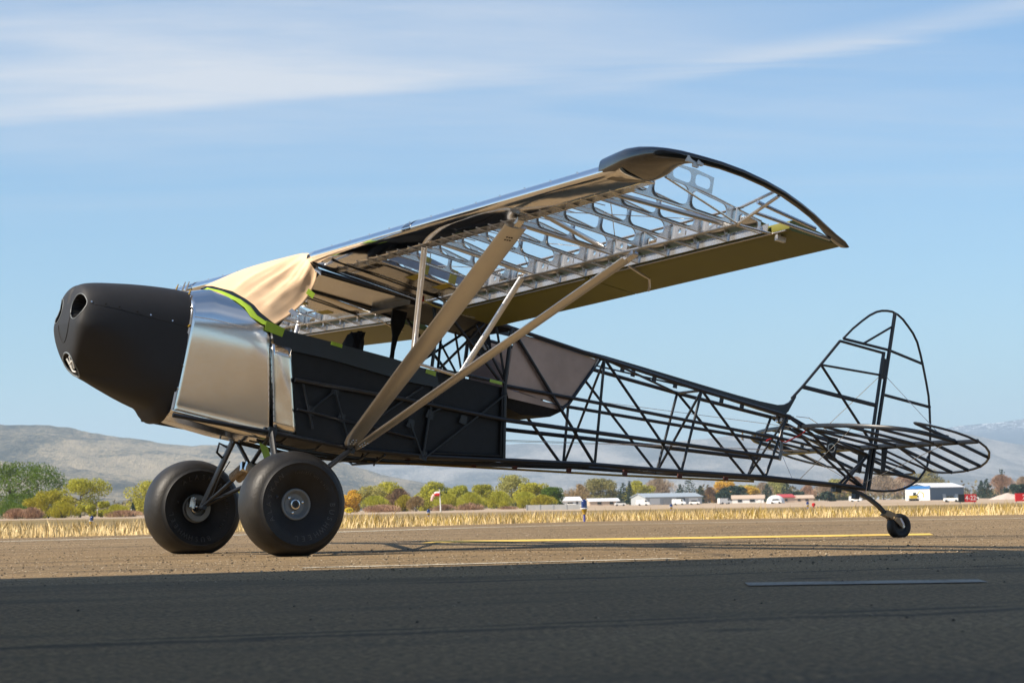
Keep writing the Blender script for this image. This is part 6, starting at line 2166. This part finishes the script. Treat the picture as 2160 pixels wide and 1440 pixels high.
ORD = ('first', 'second', 'third', 'fourth', 'fifth', 'sixth', 'seventh', 'eighth')
for k, u in enumerate((-71.5, -66.5, -62.5, -59, -55.5, -51, -46.5, -43.5)):
    fpst = empty('fence_post', loc=(u * .95, 300, -.15))
    tag(fpst, ORD[k] + ' thin white capped fence post from the left before the russet shrubs', 'post', 'fence posts at left')
    db = MB()
    db.tube([(0, 0, 0), (.02, 0, 1.0)], .04, 6)
    finish('shaft', db, M['wall_tan'], fpst, 0)
    db = MB()
    db.lathe([(0, .05), (.14, .06), (.18, 0)], (.02, 0, .96), (0, 0, 1), 8, ref=(1, 0, 0))
    finish('cap', db, M['white'], fpst, 0)

# parked white vehicles far across the field
GLS = M['dark_glass']


def car_meshes(kind):
    if kind == 'car':
        body = [(-1.0, .18), (1.0, .18), (1.02, .40), (.95, .50), (.62, .54), (-.95, .54), (-1.02, .42)]
        cab = [(-.70, .54), (.58, .54), (.30, .82), (-.52, .82)]
    else:
        body = [(-1.25, .18), (1.25, .18), (1.28, .45), (1.15, .60), (.85, .64), (.70, 1.05), (-1.22, 1.08), (-1.27, .40)]
        cab = [(.42, .66), (.82, .66), (.68, 1.0), (.42, 1.0)]
    return body, cab


VEH = [(10.2, 430, 'car', 'white car left of the grey shed'), (19.5, 440, 'car', 'white car right of the white van'), (23.2, 430, 'van', 'white van at the left end of the grey shed'),
       (29.4, 425, 'van', 'white van by the middle doors of the grey shed'), (32.6, 430, 'car', 'white car by the dark bay of the grey shed'), (38.0, 430, 'van', 'white van at the gable end of the grey shed'),
       (44.0, 400, 'car', 'white car left of the white dome'), (66.0, 460, 'van', 'white van behind the tail wheel spring'), (74.0, 440, 'van', 'white van at the left of the blue hangar'),
       (79.0, 410, 'car', 'white car left of the white end wall'), (76.5, 300, 'car', 'white car beside the black and red runway sign')]
CARM = {}
for x, y, kd, lb_ in VEH:
    if (x, y) == (76.5, 300):
        x = 55.2
    v_ = empty('parked_van' if kd == 'van' else 'parked_car', loc=(x, y, gz(x, y) - .05))
    v_.rotation_euler.z = R(random.Random(int(x * 10)).uniform(-25, 25))
    tag(v_, lb_, kd, 'white vehicles parked across the field')
    if kd not in CARM:
        body, cab = car_meshes(kd)
        o1 = finish('body', MB().prism([(a, -.42, c) for a, c in body], (0, .84, 0)), M['white'], v_, 0)
        o2 = finish('cabin', MB().prism([(a, -.425, c) for a, c in cab], (0, .85, 0)), GLS, v_, 0)
        wh = []
        for a in (-.62, .62):
            for sg in (-1, 1):
                wh.append(finish('wheel', MB().lathe([(-.07, 0), (-.07, .17), (.07, .17), (.07, 0)], (a, sg * .38, .17), (0, 1, 0), 12), M['rubber'], v_, 30))
        CARM[kd] = [o1, o2] + wh
    else:
        for o in CARM[kd]:
            c = o.copy()
            COL.objects.link(c)
            c.parent = v_

# yellow digger beside the blue hangar
dg = empty('digger', loc=(72.2, 430, gz(72.2, 430) - .05))
tag(dg, 'yellow orange digger parked left of the blue roofed hangar', 'digger')
finish('body', MB().prism([(-.7, -.5, .45), (.6, -.5, .45), (.6, -.5, .95), (-.7, -.5, 1.0)], (0, 1.0, 0)), M['sign_yellow'], dg, 0)
finish('cab', MB().prism([(-.1, -.4, .97), (.45, -.4, .97), (.40, -.4, 1.55), (-.05, -.4, 1.55)], (0, .8, 0)), GLS, dg, 0)
finish('arm', MB().tube([(.5, 0, .9), (1.1, 0, 1.75), (1.75, 0, 1.35), (1.85, 0, .6)], .10, 6), M['sign_yellow'], dg)
finish('track', MB().box((0, -.4, .2), (.8, .15, .22)), M['rubber'], dg, 0)
finish('track', MB().box((0, .4, .2), (.8, .15, .22)), M['rubber'], dg, 0)

# dead weed stalks standing above the grass right of the near wheel
rnd = random.Random(21)
for k, (x, lb_) in enumerate(((-3.95, 'tall dead branching weed leaning left, right of the near main wheel'), (-3.35, 'upright dead weed with a bushy head, right of the near main wheel'), (-2.55, 'dead weed leaning right, left of the windsock'))):
    y = edge_y(x) + 5.5
    wd_ = empty('dead_weed', loc=(x, y, -.05))
    tag(wd_, lb_, 'weed')
    sm = MB()
    ln_ = (-.28, .02, .26)[k]
    hgt = (.48, .52, .40)[k]
    sm.tube([(0, 0, 0), (ln_ * .5, 0, hgt * .55), (ln_, 0, hgt)], [.007, .006, .003], 5)
    finish('stem', sm, simple('dry_stem', (0.52, 0.38, 0.20), .8), wd_, 40)
    bm_ = MB()
    for q in range(14):
        t_ = .35 + .6 * q / 14
        p = Vector((ln_ * t_, 0, hgt * t_))
        d = Vector((rnd.gauss(0, .7) + ln_, rnd.gauss(0, .5), .6 + rnd.random())).normalized() * (.06 + .10 * rnd.random())
        bm_.tube([p, p + d * .6, p + d], [.004, .004, .006], 4)
    bo = finish('branches', bm_, M['line_yellow'] if False else simple('dry_seed_heads', (0.50, 0.36, 0.22), .8), wd_, 40)
    bo['kind'] = 'stuff'
